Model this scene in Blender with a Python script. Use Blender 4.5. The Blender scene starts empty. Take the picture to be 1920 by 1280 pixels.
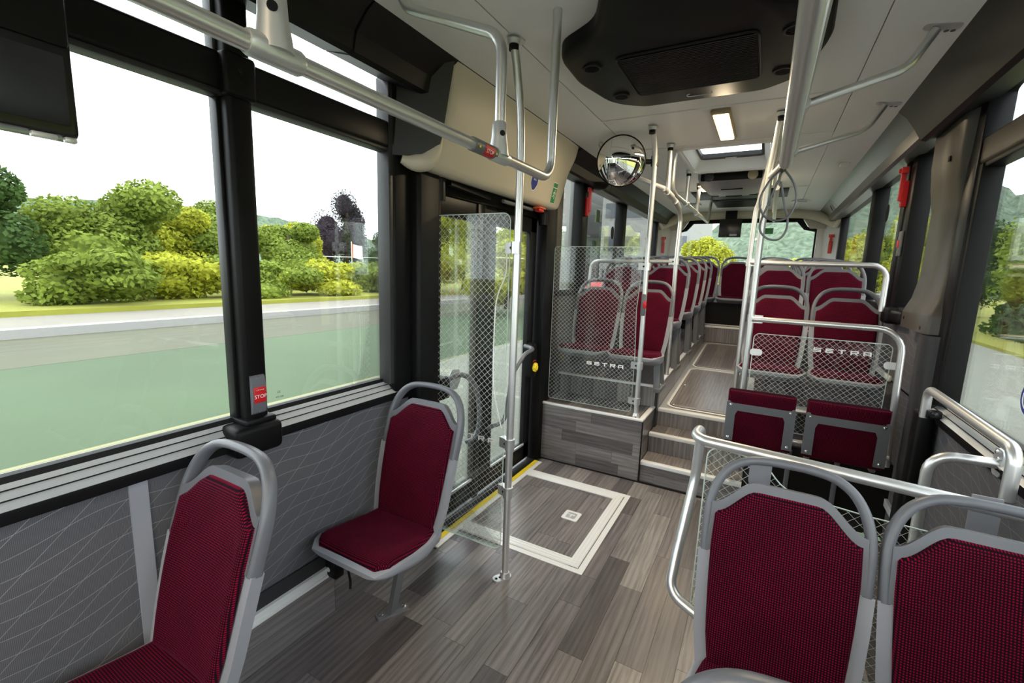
import bpy, bmesh, math, random
from mathutils import Vector, Matrix
random.seed(7)
SC = bpy.context.scene
COL = SC.collection
PI = math.pi

# ------------------------------------------------------------------ camera
cam_d = bpy.data.cameras.new('camera'); cam = bpy.data.objects.new('camera', cam_d); COL.objects.link(cam)
cam_d.sensor_fit = 'HORIZONTAL'; cam_d.sensor_width = 36.0; cam_d.lens = 843.1 * 36.0 / 1920.0
cam_d.clip_start = 0.02; cam_d.clip_end = 800
RX = (0.87203, 0.48834, 0.03287); UP = (-0.10484, 0.12077, 0.98713); BK = (0.47808, -0.86426, 0.15651)
mw = Matrix.Identity(4)
for i in range(3):
    mw[i][0] = RX[i]; mw[i][1] = UP[i]; mw[i][2] = BK[i]
mw[2][3] = 1.62
cam.matrix_world = mw
SC.camera = cam

# ------------------------------------------------------------------ sky and exposure
w = bpy.data.worlds.new('overcast_sky'); SC.world = w; w.use_nodes = True
bg = w.node_tree.nodes['Background']
bg.inputs[0].default_value = (0.93, 0.965, 1.03, 1); bg.inputs[1].default_value = 5.2
SC.view_settings.view_transform = 'Standard'; SC.view_settings.look = 'None'
SC.view_settings.gamma = 1.0; SC.view_settings.use_curve_mapping = False
SC.view_settings.exposure = 0.0

# ------------------------------------------------------------------ material helpers
def new_mat(name):
    m = bpy.data.materials.new(name); m.use_nodes = True
    nt = m.node_tree
    return m, nt, nt.nodes['Principled BSDF']
def mat(name, col, rough=0.5, metal=0.0, spec=0.5, noise=0.0, nscale=60.0, bump=0.0, bscale=900.0, emit=None, estr=0.0, coat=0.0):
    m, nt, b = new_mat(name)
    b.inputs['Base Color'].default_value = (*col, 1)
    b.inputs['Roughness'].default_value = rough; b.inputs['Metallic'].default_value = metal
    b.inputs['Specular IOR Level'].default_value = spec; b.inputs['Coat Weight'].default_value = coat
    if emit:
        b.inputs['Emission Color'].default_value = (*emit, 1); b.inputs['Emission Strength'].default_value = estr
    if noise or bump:
        tc = nt.nodes.new('ShaderNodeTexCoord')
    if noise:
        n = nt.nodes.new('ShaderNodeTexNoise'); n.inputs['Scale'].default_value = nscale; n.inputs['Detail'].default_value = 4
        nt.links.new(tc.outputs['Object'], n.inputs['Vector'])
        mx = nt.nodes.new('ShaderNodeMix'); mx.data_type = 'RGBA'
        mx.inputs['A'].default_value = (*[c * (1 - noise) for c in col], 1); mx.inputs['B'].default_value = (*[min(1, c * (1 + noise)) for c in col], 1)
        nt.links.new(n.outputs['Fac'], mx.inputs['Factor']); nt.links.new(mx.outputs['Result'], b.inputs['Base Color'])
    if bump:
        n2 = nt.nodes.new('ShaderNodeTexNoise'); n2.inputs['Scale'].default_value = bscale
        nt.links.new(tc.outputs['Object'], n2.inputs['Vector'])
        bp = nt.nodes.new('ShaderNodeBump'); bp.inputs['Strength'].default_value = bump; bp.inputs['Distance'].default_value = 0.002
        nt.links.new(n2.outputs['Fac'], bp.inputs['Height']); nt.links.new(bp.outputs['Normal'], b.inputs['Normal'])
    return m
def math_node(nt, op, a, b=None, c=None):
    n = nt.nodes.new('ShaderNodeMath'); n.operation = op
    for i, v in enumerate((a, b, c)):
        if v is None: continue
        if isinstance(v, (int, float)): n.inputs[i].default_value = v
        else: nt.links.new(v, n.inputs[i])
    return n.outputs[0]
def ramp(nt, fac, stops, interp='LINEAR'):
    r = nt.nodes.new('ShaderNodeValToRGB'); r.color_ramp.interpolation = interp
    el = r.color_ramp.elements
    while len(el) < len(stops): el.new(0.5)
    for e, (p, c) in zip(el, stops): e.position = p; e.color = (*c, 1)
    nt.links.new(fac, r.inputs[0]); return r.outputs[0]
def mixc(nt, fac, a, b, blend='MIX'):
    mx = nt.nodes.new('ShaderNodeMix'); mx.data_type = 'RGBA'; mx.blend_type = blend
    for k, v in (('Factor', fac), ('A', a), ('B', b)):
        if isinstance(v, (int, float)): mx.inputs[k].default_value = v
        elif isinstance(v, tuple): mx.inputs[k].default_value = (*v, 1)
        else: nt.links.new(v, mx.inputs[k])
    return mx.outputs['Result']

def wood_mat(name, gain=1.0):
    m, nt, b = new_mat(name)
    uv = nt.nodes.new('ShaderNodeTexCoord').outputs['UV']
    oi = nt.nodes.new('ShaderNodeObjectInfo').outputs['Random']
    off = nt.nodes.new('ShaderNodeCombineXYZ')
    nt.links.new(math_node(nt, 'MULTIPLY', oi, 37.0), off.inputs[0]); nt.links.new(math_node(nt, 'MULTIPLY', oi, 91.0), off.inputs[1])
    add = nt.nodes.new('ShaderNodeVectorMath'); add.operation = 'ADD'; nt.links.new(uv, add.inputs[0]); nt.links.new(off.outputs[0], add.inputs[1])
    mp = nt.nodes.new('ShaderNodeMapping'); mp.inputs['Scale'].default_value = (3.0, 60.0, 1); nt.links.new(add.outputs[0], mp.inputs[0])
    n1 = nt.nodes.new('ShaderNodeTexNoise'); n1.inputs['Scale'].default_value = 1.0; n1.inputs['Detail'].default_value = 6; n1.inputs['Roughness'].default_value = 0.65; n1.inputs['Distortion'].default_value = 0.6
    nt.links.new(mp.outputs[0], n1.inputs['Vector'])
    mp2 = nt.nodes.new('ShaderNodeMapping'); mp2.inputs['Scale'].default_value = (1.3, 9.0, 1); nt.links.new(add.outputs[0], mp2.inputs[0])
    wv = nt.nodes.new('ShaderNodeTexWave'); wv.bands_direction = 'Y'; wv.inputs['Scale'].default_value = 1.1; wv.inputs['Distortion'].default_value = 7.0; wv.inputs['Detail'].default_value = 3; wv.inputs['Detail Scale'].default_value = 0.8
    nt.links.new(mp2.outputs[0], wv.inputs['Vector'])
    g = gain
    tone = ramp(nt, oi, [(0.0, (0.075*g, 0.066*g, 0.068*g)), (0.2, (0.17*g, 0.152*g, 0.152*g)), (0.4, (0.235*g, 0.212*g, 0.208*g)), (0.6, (0.11*g, 0.096*g, 0.099*g)), (0.8, (0.19*g, 0.172*g, 0.172*g)), (1.0, (0.31*g, 0.285*g, 0.272*g))])
    gr = ramp(nt, n1.outputs['Fac'], [(0.28, (0.38, 0.37, 0.38)), (0.5, (0.95, 0.95, 0.95)), (0.75, (1.35, 1.33, 1.3))])
    c1 = mixc(nt, 0.9, tone, gr, 'MULTIPLY')
    gr2 = ramp(nt, wv.outputs['Fac'], [(0.0, (0.62, 0.6, 0.6)), (0.5, (1.0, 1.0, 1.0)), (1.0, (1.12, 1.12, 1.1))])
    c2 = mixc(nt, 0.6, c1, gr2, 'MULTIPLY')
    nt.links.new(c2, b.inputs['Base Color'])
    b.inputs['Roughness'].default_value = 0.30; b.inputs['Specular IOR Level'].default_value = 0.75
    bp = nt.nodes.new('ShaderNodeBump'); bp.inputs['Strength'].default_value = 0.12; bp.inputs['Distance'].default_value = 0.001
    nt.links.new(n1.outputs['Fac'], bp.inputs['Height']); nt.links.new(bp.outputs['Normal'], b.inputs['Normal'])
    return m

def fabric_mat(name, pitch=0.0066):
    m, nt, b = new_mat(name)
    uv = nt.nodes.new('ShaderNodeTexCoord').outputs['UV']
    sp = nt.nodes.new('ShaderNodeSeparateXYZ'); nt.links.new(uv, sp.inputs[0])
    su = math_node(nt, 'SINE', math_node(nt, 'MULTIPLY', sp.outputs[0], PI / pitch))
    sv = math_node(nt, 'SINE', math_node(nt, 'MULTIPLY', sp.outputs[1], PI / pitch))
    d = math_node(nt, 'MULTIPLY', math_node(nt, 'ABSOLUTE', su), math_node(nt, 'ABSOLUTE', sv))
    n = nt.nodes.new('ShaderNodeTexNoise'); n.inputs['Scale'].default_value = 9.0; n.inputs['Detail'].default_value = 3; nt.links.new(uv, n.inputs['Vector'])
    col = ramp(nt, d, [(0.40, (0.007, 0.0008, 0.005)), (0.90, (0.200, 0.0008, 0.020))])
    col2 = mixc(nt, 0.5, col, ramp(nt, n.outputs['Fac'], [(0.3, (0.7, 0.7, 0.7)), (0.7, (1.2, 1.2, 1.2))]), 'MULTIPLY')
    nt.links.new(col2, b.inputs['Base Color'])
    b.inputs['Roughness'].default_value = 0.95; b.inputs['Specular IOR Level'].default_value = 0.12
    b.inputs['Sheen Weight'].default_value = 0.09; b.inputs['Sheen Roughness'].default_value = 0.35; b.inputs['Sheen Tint'].default_value = (1.0, 0.10, 0.38, 1)
    bp = nt.nodes.new('ShaderNodeBump'); bp.inputs['Strength'].default_value = 0.5; bp.inputs['Distance'].default_value = 0.0015
    nt.links.new(d, bp.inputs['Height']); nt.links.new(bp.outputs['Normal'], b.inputs['Normal'])
    return m

def wall_mat(name):
    m, nt, b = new_mat(name)
    tc = nt.nodes.new('ShaderNodeTexCoord').outputs['Object']
    sp = nt.nodes.new('ShaderNodeSeparateXYZ'); nt.links.new(tc, sp.inputs[0])
    u, v = sp.outputs[1], sp.outputs[2]
    wv = math_node(nt, 'MULTIPLY', math_node(nt, 'SINE', math_node(nt, 'ADD', math_node(nt, 'MULTIPLY', u, 13.0), math_node(nt, 'MULTIPLY', v, 5.0))), 0.28)
    f1 = math_node(nt, 'FRACT', math_node(nt, 'ADD', math_node(nt, 'ADD', math_node(nt, 'MULTIPLY', v, 18.0), math_node(nt, 'MULTIPLY', u, -1.6)), wv))
    wv2 = math_node(nt, 'MULTIPLY', math_node(nt, 'SINE', math_node(nt, 'ADD', math_node(nt, 'MULTIPLY', u, 7.0), math_node(nt, 'MULTIPLY', v, -9.0))), 0.22)
    f2 = math_node(nt, 'FRACT', math_node(nt, 'ADD', math_node(nt, 'ADD', math_node(nt, 'MULTIPLY', v, 9.5), math_node(nt, 'MULTIPLY', u, -8.5)), wv2))
    l1 = math_node(nt, 'LESS_THAN', f1, 0.022); l2 = math_node(nt, 'LESS_THAN', f2, 0.014)
    ln = math_node(nt, 'MAXIMUM', l1, l2)
    p = 0.0035
    su = math_node(nt, 'SINE', math_node(nt, 'MULTIPLY', math_node(nt, 'ADD', u, v), PI / p)); sv = math_node(nt, 'SINE', math_node(nt, 'MULTIPLY', math_node(nt, 'SUBTRACT', u, v), PI / p))
    d = math_node(nt, 'MULTIPLY', su, sv)
    base = ramp(nt, math_node(nt, 'MULTIPLY_ADD', d, 0.5, 0.5), [(0.35, (0.062, 0.062, 0.070)), (0.8, (0.135, 0.135, 0.150))])
    col = mixc(nt, math_node(nt, 'MULTIPLY', ln, 0.5), base, (0.55, 0.55, 0.57))
    nt.links.new(col, b.inputs['Base Color'])
    b.inputs['Roughness'].default_value = 0.5; b.inputs['Specular IOR Level'].default_value = 0.4
    return m

def glass_mat(name, tint=(0.945, 0.975, 0.955), refl=0.6, rough=0.0):
    m, nt, b = new_mat(name); nt.nodes.remove(b)
    out = nt.nodes['Material Output']
    tr = nt.nodes.new('ShaderNodeBsdfTransparent'); tr.inputs[0].default_value = (*tint, 1)
    gl = nt.nodes.new('ShaderNodeBsdfGlossy'); gl.inputs['Roughness'].default_value = rough; gl.inputs['Color'].default_value = (1, 1, 1, 1)
    fr = nt.nodes.new('ShaderNodeFresnel'); fr.inputs[0].default_value = 1.45
    mx = nt.nodes.new('ShaderNodeMixShader')
    nt.links.new(math_node(nt, 'MULTIPLY', fr.outputs[0], refl), mx.inputs[0]); nt.links.new(tr.outputs[0], mx.inputs[1]); nt.links.new(gl.outputs[0], mx.inputs[2])
    nt.links.new(mx.outputs[0], out.inputs[0]); return m

def grid_glass_mat(name, w_=0.036, h_=0.034, lw=0.06):
    m, nt, b = new_mat(name)
    out = nt.nodes['Material Output']
    uv = nt.nodes.new('ShaderNodeTexCoord').outputs['UV']
    sp = nt.nodes.new('ShaderNodeSeparateXYZ'); nt.links.new(uv, sp.inputs[0])
    a = math_node(nt, 'DIVIDE', sp.outputs[0], w_); c = math_node(nt, 'DIVIDE', sp.outputs[1], h_)
    f1 = math_node(nt, 'FRACT', math_node(nt, 'ADD', math_node(nt, 'ADD', a, c), 100.0)); f2 = math_node(nt, 'FRACT', math_node(nt, 'ADD', math_node(nt, 'SUBTRACT', a, c), 100.0))
    ln = math_node(nt, 'MAXIMUM', math_node(nt, 'LESS_THAN', f1, lw), math_node(nt, 'LESS_THAN', f2, lw))
    b.inputs['Base Color'].default_value = (0.78, 0.81, 0.80, 1); b.inputs['Roughness'].default_value = 0.6
    tl = nt.nodes.new('ShaderNodeBsdfTranslucent'); tl.inputs[0].default_value = (0.6, 0.64, 0.62, 1)
    pr = nt.nodes.new('ShaderNodeMixShader'); pr.inputs[0].default_value = 0.35
    nt.links.new(b.outputs[0], pr.inputs[1]); nt.links.new(tl.outputs[0], pr.inputs[2])
    tr = nt.nodes.new('ShaderNodeBsdfTransparent'); tr.inputs[0].default_value = (1, 1, 1, 1)
    mx = nt.nodes.new('ShaderNodeMixShader'); nt.links.new(ln, mx.inputs[0]); nt.links.new(tr.outputs[0], mx.inputs[1]); nt.links.new(pr.outputs[0], mx.inputs[2])
    nt.links.new(mx.outputs[0], out.inputs[0]); return m

M = dict(
    wood=wood_mat('wood_plank_vinyl', 1.0), fabric=fabric_mat('burgundy_velour'), wallv=wall_mat('grey_wave_vinyl'),
    glass=glass_mat('window_glass'), clear=glass_mat('clear_glass', (0.96, 0.985, 0.97), 0.7), grid=grid_glass_mat('grid_printed_glass'),
    black=mat('black_plastic', (0.0045, 0.0045, 0.005), 0.45, spec=.16, bump=0.06), trim=mat('black_trim', (0.007, 0.007, 0.008), 0.38, spec=.2, bump=0.05),
    rubber=mat('black_rubber', (0.003, 0.003, 0.003), 0.6, spec=.25), dark=mat('dark_grey_plastic', (0.026, 0.026, 0.028), 0.40, spec=.35, bump=0.06),
    cove=mat('anthracite_cove', (0.0095, 0.009, 0.0095), 0.42, spec=.25, bump=0.05), cove_lit=mat('reflection_lightened_cove', (0.085, 0.083, 0.083), 0.28),  # right rear copy of the cove plastic, window reflection painted in as lighter grey
    bronze=mat('bronze_grey_pillar', (0.060, 0.054, 0.047), 0.42, spec=.35, bump=0.05),
    shell=mat('light_grey_shell', (0.27, 0.28, 0.315), 0.42, bump=0.04), frame=mat('mid_grey_frame', (0.112, 0.117, 0.134), 0.40, bump=0.04),
    steelp=mat('grey_painted_steel', (0.12, 0.125, 0.135), 0.42),
    alu=mat('satin_aluminium', (0.68, 0.68, 0.68), 0.34, metal=0.80), aluw=mat('white_aluminium_profile', (0.80, 0.80, 0.80), 0.38, metal=0.1),
    alud=mat('dull_aluminium_cover', (0.58, 0.59, 0.60), 0.38, metal=0.55), chrome=mat('bright_steel', (0.75, 0.75, 0.75), 0.18, metal=1.0),
    ceil=mat('ceiling_laminate', (0.72, 0.70, 0.68), 0.38, noise=0.02), beige=mat('beige_cover', (0.56, 0.50, 0.40), 0.42),
    beiged=mat('beige_dark', (0.42, 0.38, 0.32), 0.45), cream=mat('cream_panel', (0.62, 0.60, 0.55), 0.5),
    red=mat('red_plastic', (0.55, 0.012, 0.014), 0.35), yellow=mat('yellow_strip', (0.80, 0.62, 0.02), 0.45), white=mat('white_print', (0.85, 0.86, 0.85), 0.5),
    blue=mat('blue_sticker', (0.015, 0.03, 0.25), 0.35), green=mat('green_sticker', (0.02, 0.22, 0.06), 0.4), dgreen=mat('dark_green_sticker', (0.03, 0.09, 0.03), 0.4),
    brightblue=mat('bright_blue', (0.02, 0.12, 0.75), 0.4), mirror=mat('mirror_silver', (0.92, 0.92, 0.92), 0.01, metal=1.0),
    lamp=mat('lamp_diffuser', (0.9, 0.85, 0.7), 0.5, emit=(1.0, 0.74, 0.36), estr=4.5), lampf=mat('lamp_frame', (0.30, 0.24, 0.14), 0.35),
    screen=mat('black_screen', (0.008, 0.008, 0.009), 0.25), yellowk=mat('yellow_knob', (0.85, 0.65, 0.02), 0.4), led=mat('blue_led', (0.3, 0.3, 0.8), 0.3, emit=(0.5, 0.5, 1.0), estr=1.5),
    orange=mat('orange_lens', (0.75, 0.12, 0.02), 0.3),
)

# ------------------------------------------------------------------ geometry helpers
class G:
    def __init__(s): s.V = []; s.F = []; s.UV = []; s.hasuv = False
    def add(s, V, F, UV=None):
        o = len(s.V); s.V += [tuple(v) for v in V]; s.F += [tuple(i + o for i in f) for f in F]
        if UV: s.UV += UV; s.hasuv = True
        else: s.UV += [[(0, 0)] * len(f) for f in F]
        return s
    def box(s, x0, x1, y0, y1, z0, z1, bev=0.0, seg=2):
        if bev <= 0:
            V = [(x, y, z) for z in (z0, z1) for y in (y0, y1) for x in (x0, x1)]
            return s.add(V, [(0, 2, 3, 1), (4, 5, 7, 6), (0, 1, 5, 4), (2, 6, 7, 3), (0, 4, 6, 2), (1, 3, 7, 5)])
        bm = bmesh.new(); bmesh.ops.create_cube(bm, size=1.0)
        for v in bm.verts:
            v.co = ((x0 + x1) / 2 + v.co.x * (x1 - x0), (y0 + y1) / 2 + v.co.y * (y1 - y0), (z0 + z1) / 2 + v.co.z * (z1 - z0))
        bmesh.ops.bevel(bm, geom=bm.edges[:], offset=min(bev, abs(x1 - x0) * .49, abs(y1 - y0) * .49, abs(z1 - z0) * .49), segments=seg, affect='EDGES', profile=0.5)
        bm.verts.index_update(); V = [tuple(v.co) for v in bm.verts]; F = [tuple(v.index for v in f.verts) for f in bm.faces]; bm.free()
        return s.add(V, F)
    def tube(s, pts, r, seg=12, caps=True, sec=None, up=None):
        P = [Vector(p) for p in pts]; n = len(P)
        T = []
        for i in range(n):
            a = P[max(i - 1, 0)]; b = P[min(i + 1, n - 1)]; T.append((b - a).normalized())
        if up is None:
            ref = Vector((0, 0, 1)) if abs(T[0].z) < 0.9 else Vector((0, 1, 0))
            u = T[0].cross(ref).normalized()
        else: u = Vector(up)
        V = []
        if sec is None: sec = [(math.cos(2 * PI * k / seg), math.sin(2 * PI * k / seg)) for k in range(seg)]; scale = True
        else: scale = False
        ns = len(sec)
        for i in range(n):
            u = (u - T[i] * u.dot(T[i]))
            u = u.normalized(); v = T[i].cross(u)
            rr = (r[i] if isinstance(r, (list, tuple)) else r) if scale else 1.0
            for a, b in sec: V.append(P[i] + u * (a * rr) + v * (b * rr))
        F = [(i * ns + k, i * ns + (k + 1) % ns, (i + 1) * ns + (k + 1) % ns, (i + 1) * ns + k) for i in range(n - 1) for k in range(ns)]
        if caps: F += [tuple(range(ns - 1, -1, -1)), tuple((n - 1) * ns + k for k in range(ns))]
        return s.add(V, F)
    def cyl(s, p0, p1, r, seg=16): return s.tube([p0, p1], r, seg)
    def prism(s, poly, o, ex, ey, d, bev=0.0):
        o, ex, ey = Vector(o), Vector(ex), Vector(ey); ez = ex.cross(ey).normalized(); n = len(poly)
        uvs = [tuple(p) for p in poly]
        if bev <= 0:
            V = [o + ex * a + ey * b for a, b in poly] + [o + ex * a + ey * b + ez * d for a, b in poly]
            F = [tuple(range(n - 1, -1, -1)), tuple(range(n, 2 * n))] + [(k, (k + 1) % n, n + (k + 1) % n, n + k) for k in range(n)]
            UV = [[uvs[i] for i in range(n - 1, -1, -1)], list(uvs)] + [[uvs[k], uvs[(k + 1) % n], uvs[(k + 1) % n], uvs[k]] for k in range(n)]
            return s.add(V, F, UV)
        cx = sum(p[0] for p in poly) / n; cy = sum(p[1] for p in poly) / n
        ins = []
        for k in range(n):
            a = Vector(poly[k - 1]); b = Vector(poly[k]); c = Vector(poly[(k + 1) % n])
            t1 = (b - a).normalized(); t2 = (c - b).normalized(); nn = Vector((-(t1.y + t2.y), t1.x + t2.x))
            if nn.length < 1e-6: nn = Vector((-t1.y, t1.x))
            nn.normalize()
            if nn.dot(Vector((cx - b.x, cy - b.y))) < 0 and bev > 0 and n < 9: nn = -nn
            ins.append((b.x + nn.x * bev, b.y + nn.y * bev))
        V = [o + ex * a + ey * b for a, b in poly] + [o + ex * a + ey * b + ez * (d - bev) for a, b in poly] + [o + ex * a + ey * b + ez * (d - bev * .3) for a, b in [((p[0] * .7 + q[0] * .3), (p[1] * .7 + q[1] * .3)) for p, q in zip(poly, ins)]] + [o + ex * a + ey * b + ez * d for a, b in ins]
        F = [tuple(range(n - 1, -1, -1)), tuple(range(3 * n, 4 * n))]
        for l in range(3): F += [(l * n + k, l * n + (k + 1) % n, (l + 1) * n + (k + 1) % n, (l + 1) * n + k) for k in range(n)]
        return s.add(V, F)
    def extrude_y(s, prof, y0, y1):          # closed (x,z) profile run along y
        n = len(prof)
        V = [(a, y0, b) for a, b in prof] + [(a, y1, b) for a, b in prof]
        F = [tuple(range(n)), tuple(range(2 * n - 1, n - 1, -1))] + [((k + 1) % n, k, n + k, n + (k + 1) % n) for k in range(n)]
        return s.add(V, F)
    def grid(s, nu, nv, fn, uvfn=None, closed_u=False):
        V = [fn(i / (nu - 1), j / (nv - 1)) for j in range(nv) for i in range(nu)]
        F = [(j * nu + i, j * nu + i + 1, (j + 1) * nu + i + 1, (j + 1) * nu + i) for j in range(nv - 1) for i in range(nu - 1)]
        UV = None
        if uvfn:
            q = [uvfn(i / (nu - 1), j / (nv - 1)) for j in range(nv) for i in range(nu)]; UV = [[q[i] for i in f] for f in F]
        return s.add(V, F, UV)
    def lathe(s, prof, o, ax, seg=24):       # prof: (radius, height along axis)
        o, ax = Vector(o), Vector(ax).normalized(); ref = Vector((0, 0, 1)) if abs(ax.z) < .9 else Vector((1, 0, 0))
        u = ax.cross(ref).normalized(); v = ax.cross(u); V = []
        for r, h in prof:
            for k in range(seg):
                a = 2 * PI * k / seg; V.append(o + ax * h + u * (r * math.cos(a)) + v * (r * math.sin(a)))
        n = len(prof)
        F = [(i * seg + k, i * seg + (k + 1) % seg, (i + 1) * seg + (k + 1) % seg, (i + 1) * seg + k) for i in range(n - 1) for k in range(seg)]
        F += [tuple(range(seg - 1, -1, -1)), tuple((n - 1) * seg + k for k in range(seg))]
        return s.add(V, F)

def fillet(pts, r, n=6):
    P = [Vector(p) for p in pts]; out = [P[0]]
    for i in range(1, len(P) - 1):
        a, b, c = P[i - 1], P[i], P[i + 1]; rr = r[i - 1] if isinstance(r, (list, tuple)) else r
        d1 = (a - b).normalized(); d2 = (c - b).normalized(); ang = d1.angle(d2)
        if ang > PI - 0.02 or rr <= 0: out.append(b); continue
        t = min(rr / math.tan(ang / 2), (a - b).length * .49, (c - b).length * .49)
        R_ = t * math.tan(ang / 2); ctr = b + (d1 + d2).normalized() * (R_ / math.sin(ang / 2))
        p0 = b + d1 * t - ctr; p1 = b + d2 * t - ctr; ph = p0.angle(p1)
        for k in range(n + 1):
            f = k / n; out.append(ctr + (p0 * math.sin((1 - f) * ph) + p1 * math.sin(f * ph)) / math.sin(ph))
    out.append(P[-1]); return out
def spline(pts, n=6):
    P = [Vector(p) for p in pts]; out = []
    for i in range(len(P) - 1):
        a = P[max(i - 1, 0)]; b = P[i]; c = P[i + 1]; d = P[min(i + 2, len(P) - 1)]
        for k in range(n):
            t = k / n; out.append(0.5 * ((2 * b) + (c - a) * t + (2 * a - 5 * b + 4 * c - d) * t * t + (3 * b - a - 3 * c + d) * t ** 3))
    out.append(P[-1]); return out
def rrect(x0, x1, y0, y1, r, n=5):
    out = []
    for cx, cy, a0 in ((x1 - r, y0 + r, -PI / 2), (x1 - r, y1 - r, 0), (x0 + r, y1 - r, PI / 2), (x0 + r, y0 + r, PI)):
        for k in range(n + 1):
            a = a0 + PI / 2 * k / n; out.append((cx + r * math.cos(a), cy + r * math.sin(a)))
    return out
def round_poly(poly, r, n=5):
    m = len(poly); out = []
    for i in range(m):
        rr = r[i] if isinstance(r, (list, tuple)) else r
        q = fillet([(*poly[i - 1], 0), (*poly[i], 0), (*poly[(i + 1) % m], 0)], rr, n)[1:-1]
        out += [(v.x, v.y) for v in q]
    return out
def interp(tab, x):
    if x <= tab[0][0]: return tab[0][1]
    for (a, b), (c, d) in zip(tab, tab[1:]):
        if x <= c: return b + (d - b) * (x - a) / (c - a)
    return tab[-1][1]
def sstep(a, b, x):
    t = max(0.0, min(1.0, (x - a) / (b - a))); return t * t * (3 - 2 * t)

def obj(name, g, m, parent=None, smooth=True, angle=38, kind=None, label=None, flat=False):
    me = bpy.data.meshes.new(name)
    off = Vector(parent['_o']) if parent is not None and '_o' in parent else Vector((0, 0, 0))
    me.from_pydata([tuple(Vector(v) - off) for v in g.V], [], g.F)
    if g.hasuv:
        ul = me.uv_layers.new(name='UVMap'); flatuv = [c for f in g.UV for uv in f for c in uv]; ul.data.foreach_set('uv', flatuv)
    me.materials.append(M[m] if isinstance(m, str) else m)
    if smooth and not flat:
        me.polygons.foreach_set('use_smooth', [True] * len(me.polygons)); me.set_sharp_from_angle(angle=math.radians(angle))
    me.update()
    o = bpy.data.objects.new(name, me); COL.objects.link(o)
    if parent is not None: o.parent = parent
    if kind: o['kind'] = kind
    if label: o['label'] = label
    return o
OFFS = []
def thing(name, label, cat, loc=(0, 0, 0), group=None, kind=None):
    o = bpy.data.objects.new(name, None); COL.objects.link(o); o.location = loc; o['_o'] = tuple(loc); o.empty_display_size = 0.1
    OFFS.append(o)
    if label: o['label'] = label
    if cat: o['category'] = cat
    if group: o['group'] = group
    if kind: o['kind'] = kind
    return o
def sub(parent_obj, name, g, m, **k):       # sub-part: its parent is a mesh part whose vertices are relative to the same origin
    root = parent_obj.parent
    o = obj(name, g, m, root, **k); o.parent = parent_obj; return o
def single(name, label, cat, g, m, group=None, kind=None, **k):
    o = obj(name, g, m, None, **k); o['label'] = label; o['category'] = cat
    if group: o['group'] = group
    if kind: o['kind'] = kind
    return o
def struct(name, g, m, **k):
    return obj(name, g, m, None, kind='structure', **k)
def copy_tree(o, parent=None):
    c = o.copy(); COL.objects.link(c); c.parent = parent
    for ch in list(o.children): copy_tree(ch, c)
    return c
def text_g(s, size, o, ex, ey, depth=0.0006, align='CENTER', sx=1.0):
    cu = bpy.data.curves.new('t', 'FONT'); cu.body = s; cu.size = size; cu.align_x = align; cu.align_y = 'CENTER'; cu.resolution_u = 3
    t = bpy.data.objects.new('t', cu); COL.objects.link(t)
    me = bpy.data.meshes.new_from_object(t)
    o, ex, ey = Vector(o), Vector(ex), Vector(ey); ez = ex.cross(ey)
    g = G(); g.add([o + ex * (v.co.x * sx) + ey * v.co.y + ez * depth for v in me.vertices], [tuple(p.vertices) for p in me.polygons])
    bpy.data.objects.remove(t); bpy.data.curves.remove(cu); bpy.data.meshes.remove(me)
    return g
# ================================================================== THE SETTING
XL, XR = -1.62, 0.82          # inner wall faces
CX = -0.40                    # bus centre line
YF, YB = -2.6, 8.15           # front and rear of the body
def aisle_z(y): return 0.48 + 0.065 * max(0, y - 3.93)
def pod_z(y): return 0.68 + 0.05 * max(0, y - 3.83)

# ---- planks: every plank an object of its own
def plank(parent, o, eu, ev, L, W, t=0.004, gap=0.0007):
    """plank box: length L along eu, width W along ev, proud by t along eu x ev"""
    o, eu, ev = Vector(o), Vector(eu), Vector(ev); n = eu.cross(ev).normalized()
    a, b = gap, L - gap; c, d = gap, W - gap
    V = [o + eu * u + ev * v for u, v in ((a, c), (b, c), (b, d), (a, d))]
    V += [v + n * t for v in V]
    F = [(4, 5, 6, 7), (0, 1, 5, 4), (1, 2, 6, 5), (2, 3, 7, 6), (3, 0, 4, 7)]
    uv = [(a, c), (b, c), (b, d), (a, d)]; uv = uv + uv
    g = G(); g.add(V, F, [[uv[i] for i in f] for f in F])
    return obj('plank', g, 'wood', parent, flat=True)
def lay(u0, u1, v0, v1, W, Lmin, Lmax, phase=0.0):
    out = []; v = v0; k = 0
    while v < v1 - 1e-4:
        ww = min(W, v1 - v); u = u0 - random.uniform(0, Lmax) * 0.9 - phase
        while u < u1:
            L = random.uniform(Lmin, Lmax); a, b = max(u, u0), min(u + L, u1)
            if b - a > 0.02: out.append((a, b, v, v + ww))
            u += L
        v += W; k += 1
    return out
def subtract(rects, hole):
    out = []; hu0, hu1, hv0, hv1 = hole
    for a, b, c, d in rects:
        if b <= hu0 or a >= hu1 or d <= hv0 or c >= hv1: out.append((a, b, c, d)); continue
        if a < hu0: out.append((a, hu0, c, d))
        if b > hu1: out.append((hu1, b, c, d))
        m0, m1 = max(a, hu0), min(b, hu1)
        if c < hv0: out.append((m0, m1, c, hv0))
        if d > hv1: out.append((m0, m1, hv1, d))
    return [r for r in out if r[1] - r[0] > .006 and r[3] - r[2] > .006]
def clip(rects, w):
    out = []
    for a, b, c, d in rects:
        a, b, c, d = max(a, w[0]), min(b, w[1]), max(c, w[2]), min(d, w[3])
        if b - a > .006 and d - c > .006: out.append((a, b, c, d))
    return out

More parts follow.
